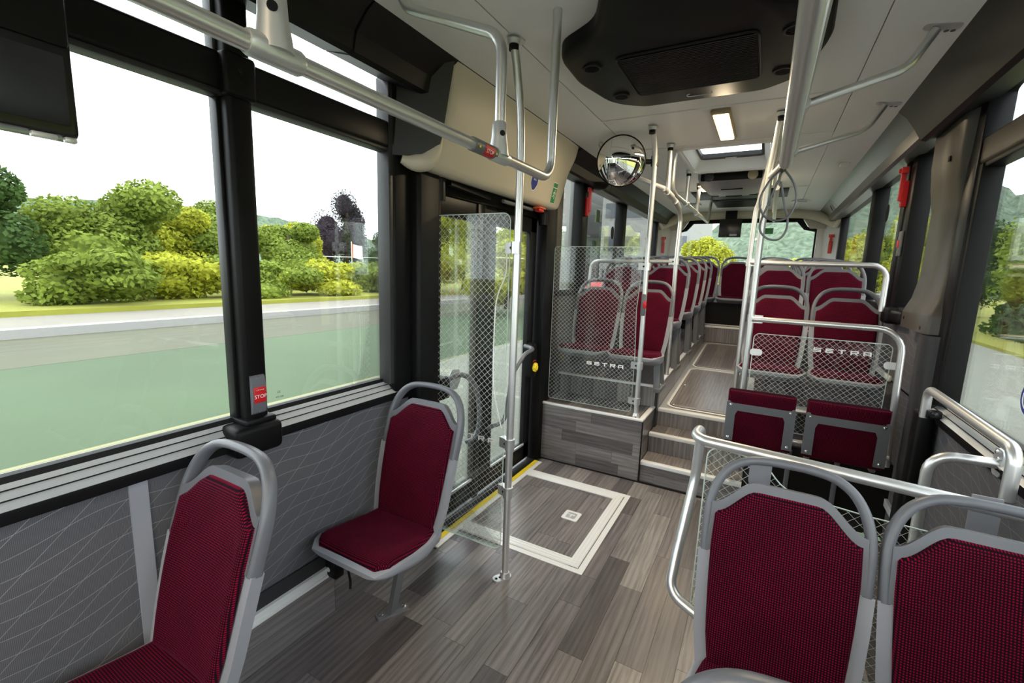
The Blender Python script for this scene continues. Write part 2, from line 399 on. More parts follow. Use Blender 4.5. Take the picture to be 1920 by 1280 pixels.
floor = struct('floor', G().box(-1.70, 0.90, YF, 3.46, -0.10, -0.004), 'dark')
floor['label'] = 'low floor of greyish brown wood plank vinyl'
HX0, HX1, HY0, HY1 = -1.513, -0.712, 2.145, 3.155            # outer edge of the ramp hatch frame
base = lay(0.25, 3.43, -1.555, 0.83, 0.1165, 0.55, 1.05)     # u = y, v = x
outer = subtract(base, (HY0, HY1, HX0 - .06, HX1))
outer = subtract(outer, (1.90, 3.36, -1.60, -1.515))
for a, b, c, d in outer: plank(floor, (d, a, -0.004), (0, 1, 0), (-1, 0, 0), b - a, d - c)
near = lay(0.25, 1.93, -1.618, -1.555, 0.0635, 0.55, 1.05)
for a, b, c, d in near: plank(floor, (d, a, -0.004), (0, 1, 0), (-1, 0, 0), b - a, d - c)

# ---- ramp hatch with white aluminium frame
hat = thing('ramp_hatch', 'square fold-out ramp hatch with white aluminium frame set in the floor by the door', 'hatch', (-1.1, 2.65, 0))
inner = clip(base, (2.245, 3.05, -1.513, -0.805))
for a, b, c, d in inner: plank(hat, (d, a, -0.004), (0, 1, 0), (-1, 0, 0), b - a, d - c)
def frame_bar(x0, x1, y0, y1, z1, along, ridges=3):
    g = G(); g.box(x0, x1, y0, y1, -0.006, z1, 0.0015, 1)
    for k in range(ridges):
        f = (k + 0.5) / ridges
        if along == 'x': yy = y0 + (y1 - y0) * f; g.box(x0 + .01, x1 - .01, yy - .007, yy + .007, z1 - .001, z1 + .0022, 0.001, 1)
        else: xx = x0 + (x1 - x0) * f; g.box(xx - .007, xx + .007, y0 + .01, y1 - .01, z1 - .001, z1 + .0022, 0.001, 1)
    return g
obj('frame_bar', frame_bar(-1.513, -0.745, 2.176, 2.245, 0.006, 'x'), 'aluw', hat)
obj('frame_bar', frame_bar(-1.513, -0.745, 3.052, 3.118, 0.006, 'x'), 'aluw', hat)
obj('frame_bar', frame_bar(-0.805, -0.742, 2.176, 3.118, 0.0055, 'y'), 'aluw', hat)
for bb in ((-1.513, -0.704, 2.137, 2.172), (-0.737, -0.704, 2.172, 3.122), (-1.513, -0.704, 3.122, 3.162)): obj('floor_rim', G().box(*bb, -.006, .003), 'aluw', hat)
hb = obj('recessed_handle', G().prism(rrect(-.055, .055, -.058, .058, .014), (-0.975, 2.67, 0.0), (1, 0, 0), (0, 1, 0), .004), 'aluw', hat)
sub(hb, 'finger_well', G().prism(rrect(-.032, .032, -.036, .036, .01), (-0.975, 2.67, 0.0045), (1, 0, 0), (0, 1, 0), .0006), 'alud')
sub(hb, 'pull_lip', G().box(-1.0, -0.95, 2.665, 2.675, .004, .013, .003).box(-.980, -.970, 2.64, 2.67, .004, .011, .003), 'aluw')
# ---- yellow step edge along the door
st = thing('door_step_strip', 'yellow and white step edge strip along the door threshold', 'strip', (-1.54, 2.6, 0))
obj('white_profile', G().box(-1.548, -1.513, 1.92, 3.34, -.006, .004, .001, 1), 'aluw', st)
obj('yellow_insert', G().box(-1.585, -1.550, 1.92, 3.34, -.006, .0045, .001, 1), 'yellow', st)
obj('threshold_plate', G().box(-1.66, -1.586, 1.92, 3.34, -.010, .002), 'rubber', st)

# ---- raised rear floor
plat = struct('floor_platform', G().box(-1.62, -0.722, 3.434, 3.90, 0.0, 0.496).box(-1.62, -0.722, 3.86, 3.90, 0.40, 0.676), 'dark')
plat['label'] = 'knee high plank clad platform behind the door'
for r in range(5):
    h = 0.1
    for a, b, c, d in lay(-1.58, -0.722, r * h, r * h + h - (.006 if r == 4 else 0), h, 0.28, 0.62): plank(plat, (a, 3.434, c + .001), (1, 0, 0), (0, 0, 1), b - a, d - c)
    for a, b, c, d in lay(3.43, 3.90, r * h, r * h + h - (.006 if r == 4 else 0), h, 0.4, 0.6): plank(plat, (-0.7225, a, c + .001), (0, 1, 0), (0, 0, 1), b - a, d - c)
for a, b, c, d in lay(3.44, 3.87, -1.6, -0.76, 0.1165, 0.3, 0.5): plank(plat, (d, a, 0.496), (0, 1, 0), (-1, 0, 0), b - a, d - c)
g = G().box(-1.585, -0.712, 3.420, 3.452, .492, .512, .006).box(-0.752, -0.712, 3.43, 3.87, .492, .511, .006)
obj('nosing_strip', g, 'aluw', plat)
obj('floor_seam', G().box(-1.58, -0.21, 3.415, 3.432, -.003, .006, .002).box(-.7205, -.712, 3.425, 3.435, 0, .50), 'rubber', plat)

stair = struct('floor_stairs', G().box(-0.715, 0.0, 3.452, 3.70, 0, .162).box(-0.715, 0.0, 3.695, 3.96, 0, .322).box(-0.715, 0.0, 3.94, 4.1, 0, .47), 'dark')
stair['label'] = 'three steps clad in wood planks up to the rear aisle'
for a, b, c, d in lay(-0.712, -0.0, 0.0, .158, .08, .5, .9): plank(stair, (a, 3.452, c + .001), (1, 0, 0), (0, 0, 1), b - a, d - c)
def tstrips(par, x0, x1, y0, y1, z, W=.11):
    x = x0
    while x < x1 - .01:
        ww = min(W, x1 - x); plank(par, (x + ww, y0, z), (0, 1, 0), (-1, 0, 0), y1 - y0, ww); x += W
def vface(par, x0, x1, y, z0, z1, W=.098):
    x = x0
    while x < x1 - .01:
        ww = min(W, x1 - x)
        o = Vector((x, y, z1)); plank(par, o, (0, 0, -1), (1, 0, 0), z1 - z0, ww); x += W
vface(plat, -1.6, -.722, 3.858, .502, .668, .11)
vface(stair, -.712, 0, 3.695, .165, .318); vface(stair, -.712, 0, 3.94, .325, .466)
tstrips(stair, -.712, 0, 3.49, 3.69, .162); tstrips(stair, -.712, 0, 3.735, 3.935, .322)
for yy, zz in ((3.447, .168), (3.690, .328), (3.935, .478)):
    obj('nosing_strip', G().box(-.714, 0.0, yy - .006, yy + .042, zz - .028, zz + .002, .004), 'aluw', stair)

# rear aisle, rising gently, with two maintenance hatches
g = G(); g.add([(-.72, 3.94, .44), (.02, 3.94, .44), (.02, 7.05, .64), (-.72, 7.05, .64), (-.72, 3.94, .476), (.02, 3.94, .476), (.02, 7.05, aisle_z(7.05)), (-.72, 7.05, aisle_z(7.05))],
             [(3, 2, 1, 0), (4, 5, 6, 7), (0, 1, 5, 4), (1, 2, 6, 5), (2, 3, 7, 6), (3, 0, 4, 7)])
aisle = struct('floor_aisle', g, 'alud'); aisle['label'] = 'rear aisle floor with light edging'
sl = Vector((0, 1, .065)).normalized(); nrm = Vector((1, 0, 0)).cross(sl)
for i, (y0, y1) in enumerate(((4.0, 5.42), (5.50, 6.95))):
    h = thing('floor_hatch', ('larger nearer' if i == 0 else 'smaller looking farther') + ' rounded maintenance hatch with pale rim in the rear aisle floor', 'hatch', (-.36, y0, aisle_z(y0)), 'aisle floor hatches')
    L = (y1 - y0) / sl.y
    o0 = Vector((0, y0, aisle_z(y0)))
    obj('rim', G().prism(rrect(-.655, -.06, 0, L, .09), o0, (1, 0, 0), sl, .004), 'aluw', h)
    obj('rim_gasket', G().prism(rrect(-.632, -.083, .022, L - .022, .072), o0 + nrm * .0042, (1, 0, 0), sl, .0008), 'rubber', h)
    pl = obj('cover', G().prism(rrect(-.626, -.089, .028, L - .028, .068), o0 + nrm * .0042, (1, 0, 0), sl, .0035), mat('grey_wood_vinyl', (0.24, 0.225, 0.22), 0.4, noise=.12, nscale=14) if i == 0 else bpy.data.materials['grey_wood_vinyl'], h)
    for k in range(4):
        pk = plank(None, o0 + Vector((-.612 + (k + 1) * .1275, 0, 0)) + sl * .075 + nrm * .0075, sl, (-1, 0, 0), L - .15, .1275, .0012)
        pk.data.transform(Matrix.Translation(-Vector(h['_o']))); pk.parent = h
    for (bx, by) in ((-.60, .07), (-.115, .07), (-.60, L * .5), (-.115, L * .5), (-.60, L - .07), (-.115, L - .07)):
        p = o0 + Vector((bx, 0, 0)) + sl * by + nrm * .007
        obj('bolt', G().lathe([(.011, 0), (.011, .002), (.006, .005)], p, nrm, 10), 'chrome', h)

# side podiums under the rear seats
def podium(name, x0, x1, edge_x, lab):
    y0 = 3.86
    ya, yb = y0, 7.05
    g = G(); g.add([(x0, ya, .2), (x1, ya, .2), (x1, yb, .2), (x0, yb, .2), (x0, ya, pod_z(ya)), (x1, ya, pod_z(ya)), (x1, yb, pod_z(yb)), (x0, yb, pod_z(yb))], [(3, 2, 1, 0), (4, 5, 6, 7), (0, 1, 5, 4), (1, 2, 6, 5), (2, 3, 7, 6), (3, 0, 4, 7)])
    p = struct(name, g, 'dark'); p['label'] = lab
    s2 = Vector((0, 1, .05)).normalized()
    x = x0 + .005
    while x < x1 - .02:
        ww = min(.13, x1 - x)
        for (a, b) in ((3.88, 5.0), (5.0, 6.1), (6.1, 7.04)):
            plank(p, (x + ww, a, pod_z(a) ), s2, (-1, 0, 0), (b - a) / s2.y, ww)
        x += .13
    e0, e1 = (edge_x - .035, edge_x + .004) if edge_x < CX else (edge_x - .004, edge_x + .035)
    g = G(); g.add([(e0, ya - .005, pod_z(ya) - .006), (e1, ya - .005, pod_z(ya) - .006), (e1, yb, pod_z(yb) - .006), (e0, yb, pod_z(yb) - .006), (e0, ya - .005, pod_z(ya) + .008), (e1, ya - .005, pod_z(ya) + .008), (e1, yb, pod_z(yb) + .008), (e0, yb, pod_z(yb) + .008)], [(3, 2, 1, 0), (4, 5, 6, 7), (0, 1, 5, 4), (1, 2, 6, 5), (2, 3, 7, 6), (3, 0, 4, 7)])
    g.box(x0, x1, ya - .008, ya + .03, pod_z(ya) - .012, pod_z(ya) + .008, .004)
    obj('edge_profile', g, 'aluw', p)
    # aisle cheek clad in planks
    sx = 1 if edge_x < CX else -1
    for (a, b) in ((3.9, 4.7), (4.7, 5.6), (5.6, 6.4), (6.4, 7.04)):
        zb = .49 + .058 * (a - 3.93)
        if sx > 0: plank(p, (edge_x - .002, a, zb), Vector((0, 1, .058)).normalized(), (0, 0, 1), b - a, .17)
        else: plank(p, (edge_x + .002, b, zb + .05), Vector((0, -1, -.058)).normalized(), (0, 0, 1), b - a, .17)
    return p
pod_l = podium('floor_podium_left', -1.62, -0.70, -0.70, 'raised podium under the left rear seats')
pod_r = podium('floor_podium_right', -0.03, 0.82, -0.03, 'raised podium under the right rear seats')
front_r = struct('floor_wheel_box', G().box(0.0, .82, 3.52, 3.9, 0, .49), 'dark')
obj('front_panel', G().box(.0, .82, 3.508, 3.522, .0, .49), 'rubber', front_r); obj('panel_rib', G().box(.25, .28, 3.495, 3.51, .05, .47, .004), 'steelp', front_r); obj('panel_rib', G().box(.52, .55, 3.495, 3.51, .05, .47, .004), 'steelp', front_r)
tstrips(front_r, 0.0, .80, 3.53, 3.86, .49, .13)
rstep = struct('floor_rear_step', G().box(-1.62, .82, 7.05, YB, .4, .915), 'dark'); rstep['label'] = 'rear step in front of the last row of seats'
vface(rstep, -.74, -.0, 7.05, .69, .89, .1)
for a, b, c, d in lay(-.74, .02, 7.09, 7.26, .085, .4, .8): plank(rstep, (a, c, .915), (1, 0, 0), (0, 1, 0), b - a, d - c)
obj('nosing_strip', G().box(-.74, .02, 7.035, 7.075, .895, .925, .005).box(-.74, .02, 7.255, 7.275, .915, .93, .003), 'aluw', rstep)
obj('engine_box_front', G().box(-1.62, .82, 7.28, 7.36, .91, 1.25), 'rubber', rstep)

# ---- left wall
YP = (0.905, 0.990)            # pillar between the two front left windows
DY0, DY1 = 1.93, 3.33         # door opening
wl = struct('wall_left', G().box(-1.70, XL, YF, DY0, -.02, .96).box(-1.70, XL, 3.44, YB, -.02, 1.44), 'wallv'); wl['label'] = 'grey wall lining with thin pale wavy lines on the door side'
for (a, b) in ((0.0, .62), (.62, 1.28), (1.28, 1.90)):
    for r in range(2): plank(wl, (XL + .0, a, .002 + r * .105), (0, 1, 0), (0, 0, 1), b - a, .105)
obj('seam_strip', G().box(-1.622, -1.612, .555, .603, .25, .945), 'shell', wl)
obj('kick_band', G().box(-1.622, -1.610, YF, 1.90, .262, .325), 'dark', wl)
rail = struct('trim_seat_rail', G().box(-1.622, -1.600, YF, 1.88, .212, .262, .003).box(-1.602, -1.594, YF, 1.88, .246, .262, .002).box(-1.602, -1.594, YF, 1.88, .212, .226, .002), 'aluw'); rail['label'] = 'white aluminium seat rail along the foot of the left wall'

def sill(name, sx, xw, y0, y1, z0=.94, z1=1.045):
    """window sill profile, sx = +1 points into the room"""
    X = lambda a: xw + sx * a
    t = struct(name, G().extrude_y([(X(-.08), z0 + .02), (X(.0), z0), (X(.02), z0 + .004), (X(.026), z0 + .03), (X(.024), z0 + .042), (X(-.030), z0 + .091), (X(-.08), z0 + .091)], y0, y1), 'trim')
    obj('silver_face', G().extrude_y([(X(.0255), z0 + .042), (X(.0285), z0 + .044), (X(-.028), z0 + .096), (X(-.032), z0 + .090)], y0, y1), 'alud', t)
    for f in (.34, .72):
        xx = .0275 - .0565 * f; zz = z0 + .044 + .052 * f
        obj('groove', G().extrude_y([(X(xx + .0030), zz + .0005), (X(xx + .0030), zz + .0018), (X(xx + .0008), zz + .0038), (X(xx + .0004), zz + .0022)], y0, y1), 'rubber', t)
    obj('glass_gasket', G().extrude_y([(X(-.03), z0 + .088), (X(-.036), z0 + .112), (X(-.065), z0 + .112), (X(-.065), z0 + .088)], y0, y1), 'rubber', t)
    return t
sill('trim_sill_left', 1, XL, YF, 1.80)['label'] = 'black and silver window sill profile on the left wall'
sill('trim_sill_right', -1, XR, YF, 2.98)['label'] = 'black and silver window sill profile on the right wall'

def pane(name, x, y0, y1, z0, z1, lab, t=.006, m='glass', r=.0):
    g = G(); g.prism(rrect(y0, y1, z0, z1, max(r, .004), 6), (x, 0, 0), (0, 1, 0), (0, 0, 1), t)
    o = struct(name, g, m, flat=True); o['label'] = lab; return o
GXL, GXR = -1.672, 0.872
win = 0
def window(side, y0, y1, z0, z1, lab, top=None):
    global win; win += 1
    x = GXL if side < 0 else GXR
    return pane('window_%d' % win, x, y0, y1, z0, z1, lab)
window(-1, -1.05, YP[0] + .02, 1.03, 2.18, 'large left side window pane ahead of the black pillar')
w2 = window(-1, YP[1] - .02, 1.68, 1.03, 2.18, 'left side window pane between the black pillar and the door')
obj('maker_mark', text_g('CE', .012, (GXL + .0075, 1.082, 1.105), (0, 1, 0), (0, 0, 1)), 'rubber', w2)
obj('maker_mark', text_g('43R 008', .010, (GXL + .0075, 1.085, 1.085), (0, 1, 0), (0, 0, 1)), 'rubber', w2)
window(-1, -1.05, YP[0] + .02, 2.26, 2.47, 'narrow top pane ahead of the black pillar on the left')
window(-1, YP[1] - .02, 1.68, 2.26, 2.47, 'narrow top pane behind the black pillar on the left')

def hbar(x0, x1, y0, y1, z0, z1, m, name, bev=.012, lab=None):
    o = struct(name, G().box(x0, x1, y0, y1, z0, z1, bev, 3), m)
    if lab: o['label'] = lab
    return o
t1 = hbar(-1.675, -1.600, -1.05, YP[0] + .0, 2.165, 2.283, 'trim', 'trim_transom_1', .014, 'black transom above the large left window'); obj('lip', G().box(-1.668, -1.606, -1.05, YP[0], 2.150, 2.170, .006), 'dark', t1)
t2 = hbar(-1.675, -1.600, YP[1] + .0, 1.665, 2.165, 2.283, 'trim', 'trim_transom_2', .014, 'black transom above the second left window'); obj('lip', G().box(-1.668, -1.606, YP[1], 1.66, 2.150, 2.170, .006), 'dark', t2)
p1 = struct('trim_pillar_1', G().box(-1.68, -1.585, YP[0], YP[1], 1.0, 2.50, .016, 3), 'black'); p1['label'] = 'black pillar between the two left windows carrying a stop button'
obj('edge_strip', G().box(-1.676, -1.63, YP[0] - .012, YP[0] + .004, 1.03, 2.16, .004), 'trim', p1)
obj('edge_strip', G().box(-1.676, -1.63, YP[0] - .012, YP[0] + .004, 2.28, 2.48, .004), 'dark', p1)
obj('collar', G().box(-1.68, -1.572, YP[0] - .012, YP[1] + .012, 2.150, 2.288, .014, 3), 'black', p1)
obj('boot', G().box(-1.68, -1.545, YP[0] - .065, YP[1] + .030, .925, 1.035, .022, 3), 'black', p1)
obj('boot_collar', G().box(-1.68, -1.563, YP[0] - .016, YP[1] + .016, 1.028, 1.055, .010, 2), 'black', p1)
obj('screw_cover', G().lathe([(.0075, 0), (.0075, .001), (.005, .002)], (-1.572, .945, 2.235), (1, 0, 0), 14), 'rubber', p1)
p2 = struct('trim_pillar_2', G().box(-1.69, -1.592, 1.66, 1.80, .93, 2.50, .018, 3).box(-1.70, -1.545, 1.79, 1.965, -.02, 2.32, .02, 3), 'black'); p2['label'] = 'black double pillar on the front edge of the door'
obj('edge_strip', G().box(-1.676, -1.598, 1.640, 1.668, 1.03, 2.48, .004), 'dark', p2)
obj('door_rubber', G().box(-1.66, -1.56, 1.96, 1.99, 0.02, 2.1, .006), 'rubber', p2)
obj('hinge_post', G().cyl((-1.60, 1.985, .06), (-1.60, 1.985, 2.08), .020, 12), 'trim', p2)

# ---- right wall
wr = struct('wall_right', G().box(XR, .90, YF, YB, -.02, .96).box(XR, .90, 3.4, YB, .95, 1.44), 'wallv'); wr['label'] = 'grey wall lining with thin pale wavy lines on the right wall'
obj('foot_rail', G().box(XR - .02, XR, 3.0, 3.5, .22, .27, .003).box(XR - .016, XR + .002, 3.9, 7.0, .95, .985, .003), 'aluw', wr)
window(1, -1.2, 3.0, 1.03, 2.20, 'large right side window pane in front of the wide pillar')
window(1, -1.2, 2.98, 2.27, 2.50, 'narrow top pane on the right with a rounded corner')
tr = hbar(.800, .885, -1.2, 3.0, 2.170, 2.290, 'bronze', 'trim_transom_3', .016, 'bronze black transom above the right window'); obj('lip', G().box(.808, .88, -1.2, 2.99, 2.150, 2.175, .006), 'trim', tr)
# top light surround with rounded corner
g = G(); c0 = fillet([(2.70, 2.49, 0), (2.98, 2.49, 0), (2.98, 2.26, 0)], .17, 8)
poly = [(v.x, v.y) for v in c0] + [(3.10, 2.26), (3.10, 2.53), (2.70, 2.53)]
g.prism(poly, (.80, 0, 0), (0, 1, 0), (0, 0, 1), .08)
o = struct('trim_corner', g, 'trim')
# wide right pillar: upper bronze column flaring to a box, lower black column
def col_section(yc0, yc1, xi, z, r=.02): return [(.90, yc0, z), (xi + r, yc0, z), (xi, yc0 + r, z), (xi, yc1 - r, z), (xi + r, yc1, z), (.90, yc1, z)]
secs = [(3.02, 3.53, .737, 1.365), (3.02, 3.53, .737, 1.455), (3.025, 3.525, .742, 1.475), (3.04, 3.52, .765, 1.535), (3.06, 3.51, .785, 1.66), (3.06, 3.50, .785, 2.02), (3.05, 3.49, .762, 2.14), (3.02, 3.48, .748, 2.26), (3.0, 3.48, .745, 2.47)]
g = G(); V = []; n = 6
for s_ in secs: V += col_section(*s_)
F = [(i * n + k, (i + 1) * n + k, (i + 1) * n + k + 1, i * n + k + 1) for i in range(len(secs) - 1) for k in range(n - 1)] + [tuple(range(n)), tuple(reversed([(len(secs) - 1) * n + k for k in range(n)]))]
g.add(V, F)
p3 = struct('trim_pillar_3', g, 'bronze', angle=50); p3['label'] = 'wide bronze grey pillar on the right wall flaring to a box at its foot'
obj('side_face', G().box(.79, .885, 2.93, 3.05, 1.02, 2.50, .01), 'trim', p3)
obj('gasket', G().box(.80, .88, 2.895, 2.935, 1.03, 2.17, .006), 'rubber', p3)
obj('screw_cover', G().box(.742, .747, 3.14, 3.165, 2.235, 2.26).lathe([(.010, 0), (.010, .002)], (.737, 3.12, 1.39), (-1, 0, 0), 10).lathe([(.010, 0), (.010, .002)], (.737, 3.46, 1.42), (-1, 0, 0), 10), 'rubber', p3)
V = []; secs = [(2.985, 3.24, .772, -.0), (2.985, 3.24, .772, .70), (2.985, 3.22, .760, .95), (2.985, 3.20, .750, 1.15), (2.985, 3.18, .745, 1.36)]
g = G()
for s_ in secs: V += col_section(*s_, .03)
F = [(i * n + k, (i + 1) * n + k, (i + 1) * n + k + 1, i * n + k + 1) for i in range(len(secs) - 1) for k in range(n - 1)] + [tuple(range(n)), tuple(reversed([(len(secs) - 1) * n + k for k in range(n)]))]
g.add(V, F); obj('lower_column', g, 'dark', p3, angle=50)
obj('side_post', G().box(.735, .80, 2.88, 2.99, -.0, .985, .015, 3), 'black', p3)

# ---- rear side windows with posts
def rear_side(side, edges, zt=2.47, zb=1.44):
    x = GXL if side < 0 else GXR; nm = 'left' if side < 0 else 'right'
    xi = XL if side < 0 else XR; s = 1 if side < 0 else -1
    ords = ['foremost', 'middle', 'rearmost']
    for k, (a, b) in enumerate(edges): window(side, a, b, zb, zt + .02, '%s pane of the raised rear windows on the %s' % (ords[k], nm))
    o = struct('trim_rear_sill_' + nm, G().box(min(xi - .06, xi + s * .02) if s > 0 else xi - .02, xi + s * .02 if s > 0 else xi + .06, 3.50, 7.75, zb - .04, zb + .02, .008), 'trim')
    o2 = struct('trim_rear_head_' + nm, G().box(*( (xi - .06, xi + .0) if s > 0 else (xi, xi + .06)), 3.35, 7.75, zt - .012, zt + .05), 'trim')
    obj('bright_edge', G().box(*((xi - .002, xi + .006) if s > 0 else (xi - .006, xi + .002)), 3.52, 7.7, zt - .004, zt + .010), 'alud', o2)
rear_side(-1, ((3.70, 4.22), (4.26, 5.62), (5.66, 7.62)))
rear_side(1, ((3.48, 4.12), (4.16, 5.35), (5.40, 7.62)))
def post(x0, x1, y0, y1, z0, z1, lab, m='black'):
    global npost; npost += 1
    o = struct('trim_post_%d' % npost, G().box(x0, x1, y0, y1, z0, z1, .010, 2), m); o['label'] = lab; return o
npost = 0
post(-1.69, -1.585, 4.17, 4.33, 1.42, 2.48, 'black post between the left rear windows beside a red hammer')
post(-1.69, -1.585, 5.55, 5.70, 1.42, 2.48, 'black post between the middle and rearmost left windows')
post(-1.69, -1.600, 7.58, 7.66, 1.42, 2.48, 'thin black post at the end of the left windows', 'trim')
post(-1.69, -1.57, 3.36, 3.56, -.0, 2.25, 'black door post on the rear edge of the door')
post(-1.70, -1.60, 3.55, 3.74, .5, 2.48, 'dark olive panel between the door and the rear windows', 'bronze')
post(.785, .89, 3.98, 4.10, 1.42, 2.48, 'first black post of the pair behind the wide right pillar')
post(.785, .89, 4.16, 4.27, 1.42, 2.48, 'second black post of the pair behind the wide right pillar', 'trim')
post(.785, .89, 5.28, 5.46, 1.42, 2.48, 'black post between the right rear windows')
post(.80, .89, 7.56, 7.64, 1.42, 2.48, 'thin black post at the end of the right windows', 'trim')
ph = struct('trim_pipe_cover', G().box(.755, .83, 3.66, 4.06, 1.36, 1.44, .02, 3).box(.735, .83, 3.93, 4.08, 1.34, 1.455, .025, 3), 'black'); ph['label'] = 'black pipe cover under the right rear windows'

# ---- rear wall with window
RWY = 8.02
wb = struct('wall_rear', G().box(-1.70, .90, YB, YB + .06, .3, 1.50).box(-1.70, -1.36, RWY + .02, YB + .05, 1.4, 2.66).box(.58, .90, RWY + .02, YB + .05, 1.4, 2.66).box(-1.37, .59, YB - .02, YB + .05, 2.50, 2.68), 'cream'); wb['label'] = 'pale rear wall around the back window'
pn = G(); pn.box(-1.37, .59, YB + .03, YB + .036, 1.48, 2.56)
win += 1; o = struct('window_%d' % win, pn, 'clear', flat=True); o['label'] = 'wide back window pane'
# cream side cheeks
for sx, x0, x1, nm in ((-1, -1.63, -1.44, 'left'), (1, .64, .83, 'right')):
    g = G()
    xa, xb = (-1.63, -1.36) if sx < 0 else (.83, .56)
    V = [(xa, 7.64, 1.30), (xa, 7.70, 2.52), (xa * .4 + xb * .6, RWY, 2.52), (xa * .4 + xb * .6 + (.05 if sx < 0 else -.05) * -1, RWY, 1.30), (xb, YB, 1.30), (xb, YB, 2.52)]
    F = [(0, 3, 2, 1), (3, 4, 5, 2)] if sx < 0 else [(0, 1, 2, 3), (3, 2, 5, 4)]
    g.add(V, F)
    o = struct('wall_rear_cheek_' + nm, g, 'cream'); o['label'] = 'pale corner panel on the %s of the back window' % nm
# black window surround
g = G()
outer_ = [(-1.40, 1.45), (-1.40, 2.36), (-1.28, 2.40), (-1.18, 2.56), (.36, 2.56), (.46, 2.40), (.60, 2.36), (.60, 1.45)]
inner_ = [(-1.36, 1.47), (-1.36, 2.33), (-1.24, 2.36), (-1.14, 2.475), (.32, 2.475), (.42, 2.36), (.56, 2.33), (.56, 1.47)]
V = [(a, YB - .022, b) for a, b in outer_] + [(a, YB - .022, b) for a, b in inner_] + [(a, YB + .03, b) for a, b in inner_]
nn = 8
F = [(k, k + 1, nn + k + 1, nn + k) for k in range(nn - 1)] + [(nn + k, nn + k + 1, 2 * nn + k + 1, 2 * nn + k) for k in range(nn - 1)]
g.add(V, F); o = struct('trim_back_window', g, 'rubber'); o['label'] = 'black surround of the back window'
# beige header arch
path = spline([(-1.60, 7.72, 2.40), (-1.50, 7.80, 2.46), (-1.30, 7.86, 2.545), (-1.05, 7.90, 2.575), (-.4, 7.92, 2.585), (.25, 7.90, 2.575), (.50, 7.86, 2.545), (.70, 7.80, 2.46), (.80, 7.72, 2.40)], 5)
g = G(); g.tube(path, 1, sec=[(-.06, -.10), (.05, -.11), (.10, -.06), (.07, .06), (.0, .10), (-.06, .09)], up=(0, 0, 1))
o = struct('trim_rear_header', g, 'beige', angle=50); o['label'] = 'beige arched header above the back window'
for sx in (-1, 1):
    xa = CX + sx * .86
    pl = [(xa + sx * .22, 2.36), (xa + sx * .02, 2.36), (xa - sx * .08, 2.52), (xa + sx * .05, 2.55), (xa + sx * .2, 2.48)]
    if sx > 0: pl = pl[::-1]
    g = G(); g.prism(round_poly(pl, .02, 3), (0, 7.99, 0), (1, 0, 0), (0, 0, 1), .02)
    o = struct('trim_header_corner_%d' % (1 if sx < 0 else 2), g, 'beiged'); o['label'] = 'beige gusset at the upper %s corner of the back window' % ('left' if sx < 0 else 'right')
# ---- front wall behind the viewer
wf = struct('wall_front', G().box(-1.70, .90, YF - .06, YF, -.02, 1.0).box(-1.70, .90, YF - .06, YF, 2.35, 2.66).box(-1.70, -1.6, YF - .06, YF, 1, 2.4).box(.8, .9, YF - .06, YF, 1, 2.4), 'dark')
pn = G().box(-1.60, .80, YF - .04, YF - .034, 1.0, 2.36); win += 1; struct('window_%d' % win, pn, 'clear', flat=True)['label'] = 'windscreen pane'
for sx, x0, x1 in ((-1, -1.70, -1.60), (1, .80, .90)):
    o = struct('trim_front_post_%d' % (1 if sx < 0 else 2), G().box(x0, x1, -1.2, -1.03, .9, 2.5), 'black')
window(-1, -2.5, -1.18, 1.03, 2.47, 'front left side window pane'); window(1, -2.5, -1.18, 1.03, 2.47, 'front right side window pane')

# ---- ceiling: panels with real joints
cl = struct('ceiling', G().box(-1.72, .92, YF, YB + .06, 2.66, 2.72), 'black'); cl['label'] = 'pale laminate ceiling'
SX0, SX1, EX0, EX1 = -1.07, .30, -1.36, .56
ys = [YF, 3.075, 3.875, 5.93, 7.9]
HOLE = (-.70, -.075, 3.97, 4.83)
for a, b in zip(ys, ys[1:]):
    if a < 4.0 < b:
        for (x0, x1, y0, y1) in ((SX0, HOLE[0], a, b), (HOLE[1], SX1, a, b), (HOLE[0], HOLE[1], a, HOLE[2]), (HOLE[0], HOLE[1], HOLE[3], b)):
            obj('ceiling_panel', G().box(x0 + (.003 if x0 == SX0 else 0), x1 - (.003 if x1 == SX1 else 0), y0 + (.006 if y0 == a else 0), y1 - (.006 if y1 == b else 0), 2.62, 2.655), 'ceil', cl, flat=True)
    else: obj('ceiling_panel', G().box(SX0 + .003, SX1 - .003, a + .006, b - .006, 2.62, 2.655, .003, 1), 'ceil', cl)
    obj('joint_cover', G().box(SX0 + .003, SX1 - .003, b - .010, b + .010, 2.614, 2.622, .003, 1), 'ceil', cl)
for (xa, za, xb, zb) in ((EX0, 2.580, SX0, 2.62), (SX1, 2.62, EX1, 2.580)):
    for a, b in ((YF, 7.9),):
        g = G(); g.extrude_y([(xa, za), (xb, zb), (xb, zb + .03), (xa, za + .03)][::-1], a, b); obj('ceiling_side_panel', g, 'ceil', cl)
